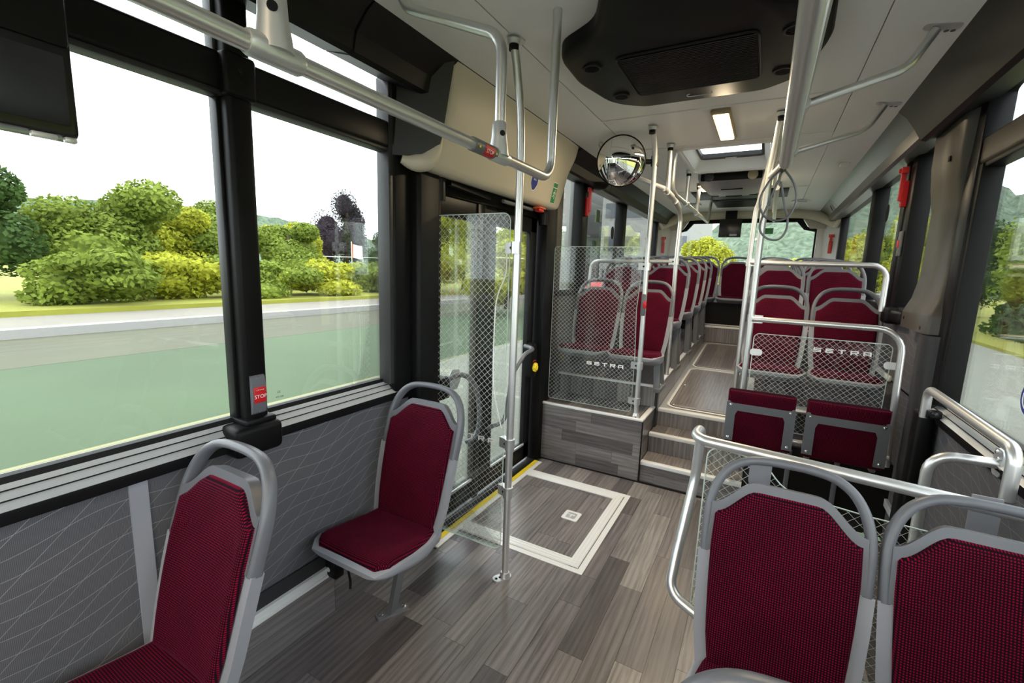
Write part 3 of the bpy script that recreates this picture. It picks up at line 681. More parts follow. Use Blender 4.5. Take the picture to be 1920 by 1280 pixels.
# coves: anthracite panels between ceiling and windows
def cove(name, side, y0, y1, m, lab, proud=0.0, low=None):
    s = side
    X = lambda d: CX + s * d
    top = (X(.955), 2.583); p = [(X(.955), 2.583), (X(1.0), 2.560 - proud), (X(1.06 - proud), 2.500 - proud), (X(1.075), 2.435 - proud), (X(1.10), 2.425 - proud), (X(1.235), 2.462), (X(1.25), 2.60), (X(1.0), 2.66)]
    if s > 0: p = p[::-1]
    g = G(); g.extrude_y(p, y0 + .004, y1 - .004)
    o = struct(name, g, m, angle=25); o['label'] = lab; return o
cove('trim_cove_1', -1, YF, 1.33, 'cove', 'near black cove panel above the left windows')
cove('trim_cove_2', -1, 1.33, 1.86, 'cove', 'short black cove panel beside the beige door cover', .004)
cove('trim_cove_3', -1, 3.50, 4.62, 'cove', 'dark cove panel above the left rear windows beside the mirror')
cove('trim_cove_4', -1, 4.62, 7.0, 'cove', 'dark cove panel above the rearmost left window')
cove('trim_cove_5', -1, 7.0, 7.75, 'cove', 'short dark cove end panel at the left rear corner')
cove('trim_cove_6', 1, YF, 3.45, 'cove', 'long anthracite cove panel above the right window', .02)
cove('trim_cove_7', 1, 3.45, 6.75, 'cove_lit', 'cove panel with window reflection painted grey above the right rear windows')
c8 = cove('trim_cove_8', 1, 6.75, 7.75, 'cove_lit', 'short cove flap painted grey for window reflection, with an oval finger slot at the right rear corner')
obj('finger_slot', G().prism(rrect(-.06, .06, -.014, .014, .013), (.622, 7.02, 2.512), Vector((.30, .82, -.35)).normalized(), Vector((.55, -.2, -.6)).normalized(), -.004), 'rubber', c8)
# ================================================================== SEATS
BP = [(.36, .045), (.445, .070), (.50, .085), (.58, .105), (.68, .130), (.78, .158), (.88, .190), (.98, .222), (1.08, .252)]
HW = [(.40, .150), (.46, .162), (.55, .176), (.68, .185), (.80, .190), (.97, .186)]
def bpy_(z): return interp(BP, z)
def bnorm(z):
    d = (bpy_(z + .02) - bpy_(z - .02)) / .04; l = math.hypot(1, d); return (-1 / l, d / l)
def ztop(s): return .893 + .075 * sstep(.99, .42, abs(s))
def back_surface(zb, zt, wadd, off, nu, nv, bulge, s_, t_):
    s = -1 + 2 * s_
    z1 = zt(s) if callable(zt) else zt
    z = zb + (z1 - zb) * t_
    hw = interp(HW, z) + wadd
    n = bnorm(z); e = min((1 - abs(s)) * hw, (z - zb) , (z1 - z))
    d = off + (bulge * math.sqrt(max(0, 1 - (1 - min(e / .028, 1)) ** 2)) if bulge else 0)
    if bulge:
        d += .006 * math.exp(-((z - .60) / .07) ** 2) * (1 - s * s) - .0045 * math.exp(-((z - .815) / .010) ** 2) * sstep(0, .02, e)
    y = bpy_(z) + n[0] * d - .030 * 0
    y -= .012 * abs(s) ** 3 * (1 if bulge else 1)
    return (hw * s, y, z + n[1] * d)
def make_back_pad():
    g = G(); nu, nv = 19, 21
    def us(f): return .5 - .5 * math.cos(PI * f) * (1 - .25 * math.sin(PI * f) ** 2) if False else f
    xs = [0, .02, .04, .07, .10, .13, .16, .19, .22, .26, .30, .4, .5, .6, .70, .74, .78, .81, .84, .87, .90, .93, .96, .98, 1]; zs = [0, .02, .05, .1, .2, .3, .4, .5, .6, .68, .72, .76, .84, .9, .95, .98, 1]
    P = lambda a, b: back_surface(.455, ztop, 0, .004, 0, 0, .022, xs[round(a * (len(xs) - 1))], zs[round(b * (len(zs) - 1))])
    def uv(a, b):
        p = P(a, b); return (p[0], p[2] * 1.04)
    g.grid(len(xs), len(zs), P, uv); return g
def solid_back(zb, zt, wadd, o1, o2, nu=13, nv=10):
    g = G()
    fa = lambda a, b: back_surface(zb, zt, wadd - .0, o1, 0, 0, 0, a, b)
    fb = lambda a, b: back_surface(zb, zt, wadd - .012, o2, 0, 0, 0, 1 - a, b)
    g.grid(nu, nv, fa); n0 = len(g.V); g.grid(nu, nv, fb)
    F = []
    idx = lambda i, j: j * nu + i; jdx = lambda i, j: n0 + j * nu + (nu - 1 - i)
    for j in range(nv - 1): F += [(idx(0, j), idx(0, j + 1), jdx(0, j + 1), jdx(0, j)), (idx(nu - 1, j + 1), idx(nu - 1, j), jdx(nu - 1, j), jdx(nu - 1, j + 1))]
    for i in range(nu - 1): F += [(idx(i + 1, 0), idx(i, 0), jdx(i, 0), jdx(i + 1, 0)), (idx(i, nv - 1), idx(i + 1, nv - 1), jdx(i + 1, nv - 1), jdx(i, nv - 1))]
    g.add([], []); g.F += F; g.UV += [[(0, 0)] * 4 for _ in F]; return g
def make_frame():
    g = solid_back(.775, lambda s: ztop(s) + .024, .012, .006, -.034, 27, 6)
    pts = [(.206, .768), (.209, .85), (.206, .915), (.190, .972), (.160, 1.018), (.115, 1.046), (.06, 1.056), (0, 1.058)]
    pts = pts + [(-a, b) for a, b in pts[-2::-1]]
    path = [(x, bpy_(z) + .014 - .010 * (abs(x) / .2) ** 3, z) for x, z in pts]
    ov = [(.0135 * math.copysign(abs(math.cos(a)) ** .7, math.cos(a)), .021 * math.copysign(abs(math.sin(a)) ** .7, math.sin(a))) for a in [2 * PI * k / 12 for k in range(12)]]
    g.tube(spline(path, 4), 1, sec=ov, up=(1, 0, 0)); return g
def make_shell():
    g = solid_back(.405, .775, .034, .004, -.042, 13, 9)
    # forward wings that grow toward the seat pan
    return g
SY = [(-.285, .470), (-.27, .482), (-.22, .486), (-.10, .470), (.0, .462), (.075, .470)]
SW = [(-.285, .196), (-.25, .204), (-.1, .200), (.0, .190), (.08, .168)]
def seat_pt(a, b, top=True):
    y = .078 - (.078 + .283) * b; s = -1 + 2 * a
    hw = interp(SW, y)
    if y < -.22: hw -= .035 * sstep(-.22, -.283, y) ** 2
    e = min((1 - abs(s)) * hw, y + .283, .078 - y + .02)
    z = interp(SY, y) - .022 + .026 * math.sqrt(max(0, 1 - (1 - min(e / .03, 1)) ** 2)) + .008 * abs(s) ** 2.5
    return (hw * s, y, z)
def make_cushion():
    xs = [0, .03, .07, .12, .2, .3, .4, .5, .6, .7, .8, .88, .93, .97, 1]; ysn = [0, .05, .12, .2, .3, .4, .5, .6, .7, .8, .88, .93, .965, .985, 1]
    g = G(); P = lambda a, b: seat_pt(xs[round(a * 14)], ysn[round(b * 14)])
    g.grid(15, 15, lambda a, b: P(1 - a, b), lambda a, b: (P(1 - a, b)[0], P(1 - a, b)[1])); return g
def make_pan():
    g = G(); nv = 12; sec_n = 11
    V = []
    for j in range(nv):
        b = j / (nv - 1); y = .10 - (.10 + .300) * b; hw = interp(SW, max(y, -.283)) + .016
        if y < -.22: hw -= .035 * sstep(-.22, -.30, y) ** 2
        zt = interp(SY, y) - .016; dep = interp([(-.30, .016), (-.27, .05), (-.1, .085), (.10, .10)], y)
        prof = [(-1, 0), (-1.0, -.35), (-.93, -.7), (-.75, -.95), (-.4, -1), (0, -1), (.4, -1), (.75, -.95), (.93, -.7), (1.0, -.35), (1, 0)]
        for a, c in prof: V.append((hw * a, y, zt + c * dep + .004 * (abs(a) > .9)))
    F = [(j * 11 + k, j * 11 + k + 1, (j + 1) * 11 + k + 1, (j + 1) * 11 + k) for j in range(nv - 1) for k in range(10)]
    F += [(j * 11 + 10, j * 11, (j + 1) * 11, (j + 1) * 11 + 10) for j in range(nv - 1)] + [tuple(reversed(range(11))), tuple(range((nv - 1) * 11, nv * 11))]
    g.add(V, F); return g
def flat_leg(p0, p1, wx=.045, th=.022):
    g = G(); p0, p1 = Vector(p0), Vector(p1)
    g.tube([p0, p1], 1, sec=[(-wx / 2, -th / 2), (wx / 2, -th / 2), (wx / 2, th / 2), (-wx / 2, th / 2)], up=(0, 1, 0)); return g
SEATM = dict(back_pad=(make_back_pad(), 'fabric'), seat_pad=(make_cushion(), 'fabric'), handle_frame=(make_frame(), 'frame'), back_shell=(make_shell(), 'shell'), seat_pan=(make_pan(), 'shell'))
proto = {}
def seat_base(kind):
    if kind in proto: return copy_tree(proto[kind])
    t = thing('passenger_seat', '', 'seat', (0, 0, 0))
    if 'plain' in proto and kind != 'plain':
        for ch in proto['plain'].children:
            c = ch.copy(); COL.objects.link(c); c.parent = t
    else:
        for n, (g, m) in SEATM.items(): obj(n, g, m, t, angle=50)
    if kind == 'wall':
        lg = obj('leg', flat_leg((.12, -.085, .40), (-.035, .01, .008)), 'steelp', t)
        sub(lg, 'foot_plate', G().prism(rrect(-.075, .075, -.026, .026, .006), (-.035, .012, 0), Vector((.45, .9, 0)).normalized(), Vector((-.9, .45, 0)).normalized(), .008), 'steelp')
        for s in (-1, 1): sub(lg, 'bolt', G().lathe([(.012, 0), (.012, .005), (.007, .008)], (-.035 + s * .025, .012 + s * .05, .008), (0, 0, 1), 12), 'chrome')
        wbk = obj('wall_bracket', G().box(-.275, -.20, -.17, -.12, .215, .30, .008).box(-.255, -.19, -.165, -.125, .28, .42, .008), 'black', t)
        sub(wbk, 'bolt', G().lathe([(.012, 0), (.012, .006)], (-.238, -.172, .262), (0, -1, 0), 10), 'chrome')
        obj('lock_lever', G().tube([(.02, -.285, .425), (.02, -.275, .37), (.03, -.285, .345)], .005, 8), 'black', t)
    elif kind in ('aisle_l', 'aisle_r', 'row1_l', 'row1_r'):
        sx = 1 if kind.endswith('l') else -1; zf = .185 if 'row1' in kind else .006
        for y0, y1 in ((-.06, -.10), (.06, .08)):
            obj('leg', flat_leg((sx * .165, y0, .40), (sx * .185, y1, zf), .03, .05), 'steelp', t)
        obj('floor_clamp', G().box(sx * .185 - .02, sx * .185 + .035, -.13, .12, zf - .03, zf + .006, .004), 'steelp', t)
    elif kind == 'pedestal':
        obj('leg', flat_leg((0, .0, .40), (0, .02, .006), .10, .05), 'steelp', t)
        obj('foot_plate', G().box(-.10, .10, -.04, .08, 0, .008, .003), 'steelp', t)
    proto[kind] = t
    return t
def seat(kind, x, y, z, label, group=None):
    t = seat_base(kind); t.location = (x, y, z); t['label'] = label
    if group: t['group'] = group
    elif 'group' in t: del t['group']
    return t
# NB: 'plain' must exist first so that every other kind can share its meshes
BENCH = [(-.90, 'leftmost'), (-.45, 'second from left'), (0.0, 'middle'), (.45, 'fourth from left'), (.90, 'rightmost')]
for dx, nm in BENCH:
    seat('plain', CX + dx, 7.42, .86, 'burgundy seat in the last row under the back window, %s of five' % nm, 'seats of the last row')
seat('wall', -1.345, .485, 0, 'nearest burgundy single seat by the left wall under the big window, cropped at the bottom')
seat('wall', -1.345, 1.40, 0, 'burgundy single seat against the left wall right in front of the door')
seat('pedestal', .125, 1.30, 0, 'near right burgundy seat next to the aisle in front of the grid screen', 'front right pair of seats')
seat('pedestal', .575, 1.30, 0, 'near right burgundy seat beside the wall, cut by the right picture edge', 'front right pair of seats')
seat('pedestal', .13, .40, 0, 'seat of which only a grey handle top shows at the bottom edge right')
ordn = ['first', 'second', 'third', 'fourth', 'fifth']
LROW = [(3.88, .50), (4.66, .725), (5.45, .765), (6.10, .80), (6.72, .83)]
for k, (y, z) in enumerate(LROW):
    seat('row1_l' if k == 0 else 'aisle_l', -.885, y, z, 'aisle seat of the %s burgundy row on the left rear podium' % ordn[k], 'left rear seats')
    seat('plain', -1.335, y, z, 'window seat of the %s burgundy row on the left rear podium' % ordn[k], 'left rear seats')
RROW = [(3.93, .50), (4.76, .73), (5.52, .77), (6.18, .80), (6.80, .83)]
for k, (y, z) in enumerate(RROW):
    seat('row1_r' if k == 0 else 'aisle_r', .095, y, z, 'aisle seat of the %s burgundy row on the right rear podium' % ordn[k], 'right rear seats')
    seat('plain', .545, y, z, 'window seat of the %s burgundy row on the right rear podium' % ordn[k], 'right rear seats')

# folding seats, tipped up
def fold_seat(x0, x1, lab):
    t = thing('folding_seat', lab, 'seat', ((x0 + x1) / 2, 3.2, .5), 'tip-up seats')
    g = G()
    def P(a, b):
        s = -1 + 2 * a; q = -1 + 2 * b; e = min((1 - abs(s)) * (x1 - x0) / 2, (1 - abs(q)) * .185)
        d = .022 * math.sqrt(max(0, 1 - (1 - min(e / .022, 1)) ** 2)); return ((x0 + x1) / 2 + s * (x1 - x0) / 2, 3.225 - d + .03 * (.5 - b), .715 + q * .185)
    xs = [0, .02, .05, .1, .3, .5, .7, .9, .95, .98, 1]
    g.grid(11, 11, lambda a, b: P(xs[round(a * 10)], xs[round(b * 10)]), lambda a, b: (P(xs[round(a * 10)], .5)[0], P(.5, xs[round(b * 10)])[2]))
    g.box(x0, x1, 3.228, 3.265, .53, .90, .012)
    obj('cushion', g, 'fabric', t)
    w_ = x1 - x0
    o_ = [(x0 - .004, .56), (x0 + .05, .56), (x0 + .05, .735), (x0 + .062, .765), (x1 - .062, .765), (x1 - .05, .735), (x1 - .05, .56), (x1 + .004, .56), (x1 + .004, .815), (x1 - .004, .825), (x0 + .004, .825), (x0 - .004, .815)]
    fr = obj('bracket_frame', G().prism(o_, (0, 3.205, 0), (1, 0, 0), (0, 0, 1), .010), 'steelp', t)
    for (bx, bz) in ((x0 + .022, .80), (x1 - .022, .80), (x0 + .022, .58), (x1 - .022, .58)):
        sub(fr, 'rivet', G().lathe([(.009, 0), (.009, .002), (.005, .006)], (bx, 3.195, bz), (0, -1, 0), 12), 'chrome')
    obj('support_arm', G().box(x0 + .02, x0 + .05, 3.26, 3.50, .50, .54, .006).box(x1 - .05, x1 - .02, 3.26, 3.50, .50, .54, .006), 'steelp', t)
    return t
fold_seat(-.135, .245, 'left tip-up seat folded with its burgundy cushion and grey bracket frame showing')
fold_seat(.305, .705, 'right tip-up seat folded next to the black right pillar')

# ================================================================== TUBES AND RAILS
TR = .0185
def tubeobj(name, pts, r, m, par, fil=.06, seg=14, sp=False):
    p = spline(pts, 6) if sp else fillet(pts, fil)
    return obj(name, G().tube(p, r, seg), m, par, angle=60)
def clamp(par, p, d, L=.055, z=.028, name='clamp', r=TR):
    """cast clamp round a pole with a short arm along d"""
    p = Vector(p); d = Vector(d).normalized()
    g = G(); g.cyl(p - Vector((0, 0, z)), p + Vector((0, 0, z)), r + .007, 16)
    up = Vector((0, 0, 1)); sd = d.cross(up)
    g.tube([p, p + d * L * .45, p + d * L], [.6, .6, .55], sec=[(.026, .016), (-.026, .016), (-.026, -.016), (.026, -.016)], up=(0, 0, 1))
    o = obj(name, g, 'alu', par, angle=40)
    q = p + d * (L * .38) + Vector((0, -.0165, 0))
    sub(o, 'screw', G().lathe([(.0075, 0), (.0075, .002)], q, (0, -1, 0), 12), 'black')
    return o
def foot(par, p, d=(-.5, -.85, 0)):
    d = Vector(d).normalized(); n = Vector((0, 0, 1)); q = Vector(p) + d * .035
    s_ = n.cross(d)
    f = obj('foot_plate', G().prism(rrect(-.035, .07, -.026, .026, .025), Vector(p), d, s_, .010), 'alu', par)
    for k in (.03, .052): sub(f, 'screw', G().lathe([(.007, 0), (.007, .002)], Vector(p) + d * k + n * .010, (0, 0, 1), 10), 'black')
    obj('foot_socket', G().lathe([(.030, 0), (.028, .010), (.023, .03)], Vector(p) + n * .004, (0, 0, 1), 16), 'alu', par)
def ceiling_mount(par, p, m='alu'):
    p = Vector(p)
    obj('ceiling_flange', G().prism(rrect(-.035, .07, -.03, .03, .028), p + Vector((0, 0, .0)), (0, 1, 0), (1, 0, 0), -.012).lathe([(.026, -.02), (.030, .0)], p + Vector((0, 0, -.008)), (0, 0, 1), 16), 'alud', par)
    obj('rubber_sleeve', G().cyl(p + Vector((0, 0, -.05)), p + Vector((0, 0, -.012)), .0215, 14), 'rubber', par)

# pole 1 beside the door
t = thing('door_pole', 'tall silver pole standing on the low floor beside the door screen', 'pole', (-1.05, 1.905, 0))
tubeobj('pole', [(-1.05, 1.905, 0.01), (-1.05, 1.91, .84), (-1.05, 1.92, 1.62), (-1.05, 1.923, 2.10), (-1.052, 1.912, 2.32), (-1.058, 1.885, 2.47), (-1.063, 1.85, 2.60)], TR, 'alu', t, sp=True)
foot(t, (-1.05, 1.905, 0)); ceiling_mount(t, (-1.063, 1.85, 2.615))
for z in (1.725, .745, .485): clamp(t, (-1.05, 1.908, z), (-1, .35, 0), .062)
# grid screens
def letters(o, ex, ey, h, gapf=.55):
    """wide block capitals S E T R A as strokes"""
    o, ex, ey = Vector(o), Vector(ex), Vector(ey); ez = ex.cross(ey); g = G(); W = h * 1.55; k = h * .24
    glyph = {
        'S': [[(0, h), (0, h / 2 - k / 2), (W - k * 1.4, h / 2 - k / 2), (W - k * 1.4, k), (0, k), (0, 0), (W, 0), (W, h / 2 + k / 2), (k * 1.4, h / 2 + k / 2), (k * 1.4, h - k), (W, h - k), (W, h)]],
        'E': [[(0, 0), (W, 0), (W, k), (k * 1.4, k), (k * 1.4, h / 2 - k / 2), (W * .92, h / 2 - k / 2), (W * .92, h / 2 + k / 2), (k * 1.4, h / 2 + k / 2), (k * 1.4, h - k), (W, h - k), (W, h), (0, h)]],
        'T': [[(W / 2 - k * .8, 0), (W / 2 + k * .8, 0), (W / 2 + k * .8, h - k), (W, h - k), (W, h), (0, h), (0, h - k), (W / 2 - k * .8, h - k)]],
        'R': [[(0, 0), (k * 1.4, 0), (k * 1.4, h), (0, h)], [(k * 1.4, h - k), (W, h - k), (W, h), (k * 1.4, h)], [(W - k * 1.4, h * .38), (W, h * .38), (W, h - k), (W - k * 1.4, h - k)], [(k * 1.4, h * .38), (W - k * 1.4, h * .38), (W - k * 1.4, h * .38 + k * .8), (k * 1.4, h * .38 + k * .8)], [(W * .45, h * .38), (W - k * 1.5, 0), (W, 0), (W * .75, h * .38)]],
        'A': [[(0, 0), (k * 1.4, 0), (k * 1.4, h - k), (0, h - k)], [(W - k * 1.4, 0), (W, 0), (W, h - k), (W - k * 1.4, h - k)], [(0, h - k), (W, h - k), (W * .9, h), (W * .1, h)], [(k * 1.4, h * .26), (W - k * 1.4, h * .26), (W - k * 1.4, h * .26 + k * .8), (k * 1.4, h * .26 + k * .8)]]}
    x = 0; out = []
    for c in 'SETRA':
        g = G()
        for poly in glyph[c]:
            g.prism([(x + a, b) for a, b in poly], o, ex, ey, .0012)
        x += W * (1 + gapf); out.append(g)
    return out
def screen(name, lab, poly, o, ex, ey, base, logo=None, h=.026, t_=.008, bare=None):
    t = thing(name, lab, 'glass screen', base)
    g = G(); g.prism(poly, o, ex, ey, t_)
    pn_ = obj('pane', g, 'clear', t, flat=True)
    o_, ex_, ey_ = Vector(o), Vector(ex), Vector(ey); n = ex_.cross(ey_)
    g = G(); g.add([o_ + ex_ * a + ey_ * b + n * (t_ + .0002) for a, b in poly], [tuple(range(len(poly)))], [[tuple(p) for p in poly]])
    sub(pn_, 'printed_grid', g, 'grid', flat=True)
    path = [o_ + ex_ * a + ey_ * b + n * (t_ / 2) for a, b in poly]; path.append(path[0])
    obj('bright_edge', G().tube(path, t_ * .32, 6, caps=False), mat('glass_edge', (.62, .75, .70), .25) if 'glass_edge' not in bpy.data.materials else bpy.data.materials['glass_edge'], t)
    if logo:
        for gl in letters(o_ + ex_ * logo[0] + ey_ * logo[1] + n * (t_ + .0003), ex, ey, h): obj('letter', gl, 'white', t)
    return t
# door screen at y 1.95 (faces -y: ex = +x, ey = +z gives normal -y)
screen('door_screen', 'tall glass screen with white diamond grid standing before the door behind the single seat', round_poly([(-1.575, .10), (-1.115, .10), (-1.115, 1.895), (-1.575, 1.895)], [.03, .05, .04, .03]), (0, 1.965, 0), (1, 0, 0), (0, 0, 1), (-1.35, 1.965, .1), (-1.46, .705), .026)
# cable clipped along the screen edge
single('door_cable', 'thin pale cable hanging along the edge of the door screen', 'cable', G().tube(spline([(-1.128, 1.955, 1.72), (-1.130, 1.955, 1.60), (-1.170, 1.955, 1.50), (-1.185, 1.955, 1.40), (-1.188, 1.955, 1.10), (-1.17, 1.955, .95), (-1.128, 1.955, .80)], 6), .0035, 6), 'white')
# platform screen
t2 = thing('platform_pole', 'silver pole on the plank platform carrying the round mirror', 'pole', (-.79, 3.50, .50))
tubeobj('pole', [(-.79, 3.50, .505), (-.79, 3.495, 1.0), (-.793, 3.49, 1.6), (-.793, 3.485, 2.05), (-.793, 3.485, 2.35), (-.788, 3.42, 2.52), (-.778, 3.28, 2.61)], TR, 'alu', t2, sp=True)
foot(t2, (-.79, 3.50, .50), (.2, -1, 0)); ceiling_mount(t2, (-.777, 3.27, 2.615))
for z in (1.68, .915, .63): clamp(t2, (-.79, 3.497, z), (-1, .1, 0), .065)
screen('platform_screen', 'glass screen with white diamond grid on the plank platform behind the door', round_poly([(-1.56, .53), (-.835, .53), (-.835, .95), (-.85, 1.35), (-.835, 1.60), (-.835, 1.825), (-1.56, 1.825)], [.02, .03, .2, .3, .1, .03, .02]), (0, 3.515, 0), (1, 0, 0), (0, 0, 1), (-1.2, 3.515, .53), (-1.225, .872), .0275)
sb = thing('stop_button', 'grey stop button with red key on the platform pole', 'button', (-.79, 3.47, 1.40))
obj('housing', G().box(-.805, -.772, 3.445, 3.472, 1.31, 1.475, .008, 2), 'steelp', sb); obj('red_key', G().box(-.79, -.766, 3.440, 3.462, 1.37, 1.42, .003), 'red', sb)

# right side modesty screen with rails
t3 = thing('aisle_pole', 'silver pole on the right of the aisle behind the tip-up seats with bent rail', 'pole', (-.06, 3.5, .49))
tubeobj('pole', [(-.06, 3.5, .5), (-.062, 3.5, 1.16), (-.06, 3.5, 1.9), (-.052, 3.48, 2.22), (-.036, 3.42, 2.42), (-.02, 3.30, 2.61)], TR + .002, 'alu', t3, sp=True)
ceiling_mount(t3, (-.019, 3.29, 2.615)); foot(t3, (-.06, 3.5, .49))
tubeobj('bent_rail', [(-.055, 3.48, 1.345), (.745, 3.43, 1.345), (.765, 3.43, .50)], TR, 'alu', t3, .13)
clamp(t3, (-.06, 3.5, 1.345), (1, -.05, 0), .07)
screen('tip_up_seat_screen', 'glass screen with white diamond grid and lettering behind the tip-up seats', round_poly([(-.03, .60), (.70, .60), (.715, 1.25), (-.03, 1.25)], .035), (0, 3.472, 0), (1, 0, 0), (0, 0, 1), (.35, 3.47, .6), (.315, 1.165), .027)
for xx, s in ((-.045, 1), (.755, -1)):
    single('glass_tab', 'pale flat tab holding the %s edge of the tip-up seat screen' % ('left' if s > 0 else 'right'), 'bracket', G().prism(round_poly([(xx, 1.10), (xx + s * .075, 1.10), (xx + s * .075, 1.145), (xx, 1.145)][::s], .02), (0, 3.462, 0), (1, 0, 0), (0, 0, 1), .004), 'aluw', group='screen tabs')
single('tip_up_cross_bar', 'silver horizontal bar joining the two tip-up seats', 'bar', G().cyl((.18, 3.285, .60), (.74, 3.285, .60), .015, 12).cyl((.18, 3.285, .80), (.36, 3.285, .80), .012, 12), 'alu')

# upper rails beside rear seats
t4 = thing('rear_guard_rail', 'silver guard rail with rounded corner in front of the right rear seats', 'rail', (-.1, 4.02, .68))
tubeobj('post', [(-.128, 4.02, .50), (-.126, 4.02, 1.95), (-.105, 4.0, 2.2), (-.07, 3.93, 2.42), (-.04, 3.80, 2.61)], TR, 'alu', t4, sp=True)
tubeobj('bent_rail', [(-.12, 4.01, 1.74), (.725, 4.0, 1.735), (.725, 4.0, 1.42)], TR, 'alu', t4, .09)
clamp(t4, (-.126, 4.02, 1.74), (1, 0, 0), .06)
t5 = thing('rear_guard_rail', 'silver guard rail with rounded corner in front of the left rear seats', 'rail', (-.72, 4.33, .68))
tubeobj('post', [(-.712, 4.27, .71), (-.712, 4.27, 1.30), (-.712, 4.25, 1.75), (-.712, 4.28, 2.03), (-.714, 4.26, 2.13), (-.718, 4.12, 2.205), (-.722, 3.90, 2.235), (-.724, 3.55, 2.25)], TR, 'alu', t5, sp=True)
tubeobj('bent_rail', [(-.72, 4.25, 1.742), (-1.50, 4.25, 1.735), (-1.515, 4.25, 1.44)], TR, 'alu', t5, .08)
clamp(t5, (-.712, 4.25, 1.742), (-1, 0, 0), .06)
tubeobj('hanger', [(-.738, 3.76, 2.24), (-.745, 3.76, 2.61)], TR, 'alu', t5); ceiling_mount(t5, (-.745, 3.76, 2.615))
tubeobj('hanger', [(-.724, 3.56, 2.25), (-1.12, 3.50, 2.42), (-1.21, 3.48, 2.595)], TR, 'alu', t5, .12)
obj('joint', G().cyl((-.722, 3.84, 2.238), (-.724, 3.66, 2.245), TR + .006, 14), 'alud', t5); obj('joint', G().cyl((-.7205, 4.0, 2.224), (-.7165, 4.16, 2.190), TR + .006, 14), 'alud', t5)
t6 = thing('rear_ceiling_rail', 'far silver rail hung from the ceiling above the left rear seats', 'rail', (-.75, 4.2, 2.3))
tubeobj('rail', [(-.75, 3.98, 2.61), (-.75, 3.98, 2.33), (-.75, 4.15, 2.30), (-.75, 6.6, 2.33), (-.75, 6.75, 2.61)], TR, 'alu', t6, .08)
for y in (4.75, 5.5): tubeobj('hanger', [(-.75, y, 2.31), (-.75, y, 2.61)], TR, 'alu', t6); ceiling_mount(t6, (-.75, y, 2.615))
for y in (4.75, 5.5): obj('joint', G().cyl((-.75, y - .05, 2.307), (-.75, y + .05, 2.309), TR + .007, 14), 'alud', t6)
t6b = thing('rear_ceiling_rail', 'far silver rail hung from the ceiling above the right rear seats', 'rail', (-.05, 4.2, 2.3))
tubeobj('rail', [(-.0, 4.05, 2.30), (.01, 6.6, 2.33), (.01, 6.75, 2.61)], TR, 'alu', t6b, .08)
for y in (4.6, 5.6): tubeobj('hanger', [(.0, y, 2.31), (.0, y, 2.61)], TR, 'alu', t6b)

# left overhead rail with stop button
RX_, RZ_, RR_ = -.810, 1.990, .0175
t7 = thing('overhead_rail', 'long silver overhead rail on the left with a red stop button', 'rail', (RX_, .9, RZ_))
tubeobj('rail', [(RX_ - .006, -1.5, RZ_), (RX_, 1.738, RZ_), (RX_, 1.742, 2.63)], RR_, 'alu', t7, .075)
tubeobj('hanger', [(RX_ - .003, .552, RZ_), (RX_ - .003, .552, 2.62)], RR_, 'alu', t7)
tubeobj('hanger', [(RX_, 1.335, RZ_), (RX_, 1.335, 2.352), (-1.205, 1.335, 2.520), (-1.255, 1.335, 2.605)], RR_, 'alu', t7, [.085, .07])
obj('ceiling_flange', G().box(-1.31, -1.22, 1.30, 1.37, 2.585, 2.60, .006), 'alud', t7)
def tee(y):
    x = RX_ - .002; g = G(); g.tube([(x, y - .052, RZ_), (x, y - .046, RZ_), (x, y + .046, RZ_), (x, y + .052, RZ_)], [.0200, .0225, .0225, .0200], 18)
    g.tube([(x, y, RZ_), (x, y, RZ_ + .03), (x, y, RZ_ + .06), (x, y, RZ_ + .10), (x, y, RZ_ + .105)], [.034, .030, .0255, .0235, .020], 18)
    o = obj('tee_joint', g, 'alud', t7, angle=50); sub(o, 'screw', G().lathe([(.009, 0), (.009, .003), (.005, .003)], (x + .020, y - .014, RZ_ + .066), (.85, -.5, 0), 14), 'black')
tee(.552); tee(1.335)
sl_ = obj('stop_sleeve', G().cyl((RX_, 1.175, RZ_), (RX_, 1.298, RZ_), .0208, 18), 'steelp', t7)
def arc(y, a, r=.0216): return (RX_ + r * math.cos(a), y, RZ_ + r * math.sin(a))
g = G(); g.grid(2, 7, lambda u, v: arc(1.222 + .054 * u, -1.35 + 1.75 * v)); sub(sl_, 'red_key', g, 'red')
tg = text_g('STOP', .017, (0, 0, 0), (1, 0, 0), (0, 1, 0), 0)
tg.V = [arc(1.250 + v[0], -.45 + v[1] / .0218, .0220) for v in tg.V]; sub(sl_, 'lettering', tg, 'white')
for yy in (1.192, 1.287): sub(sl_, 'screw', G().lathe([(.0035, 0), (.0035, .0015)], arc(yy, -.3, .0205), (1, 0, -.3), 10), 'yellowk')
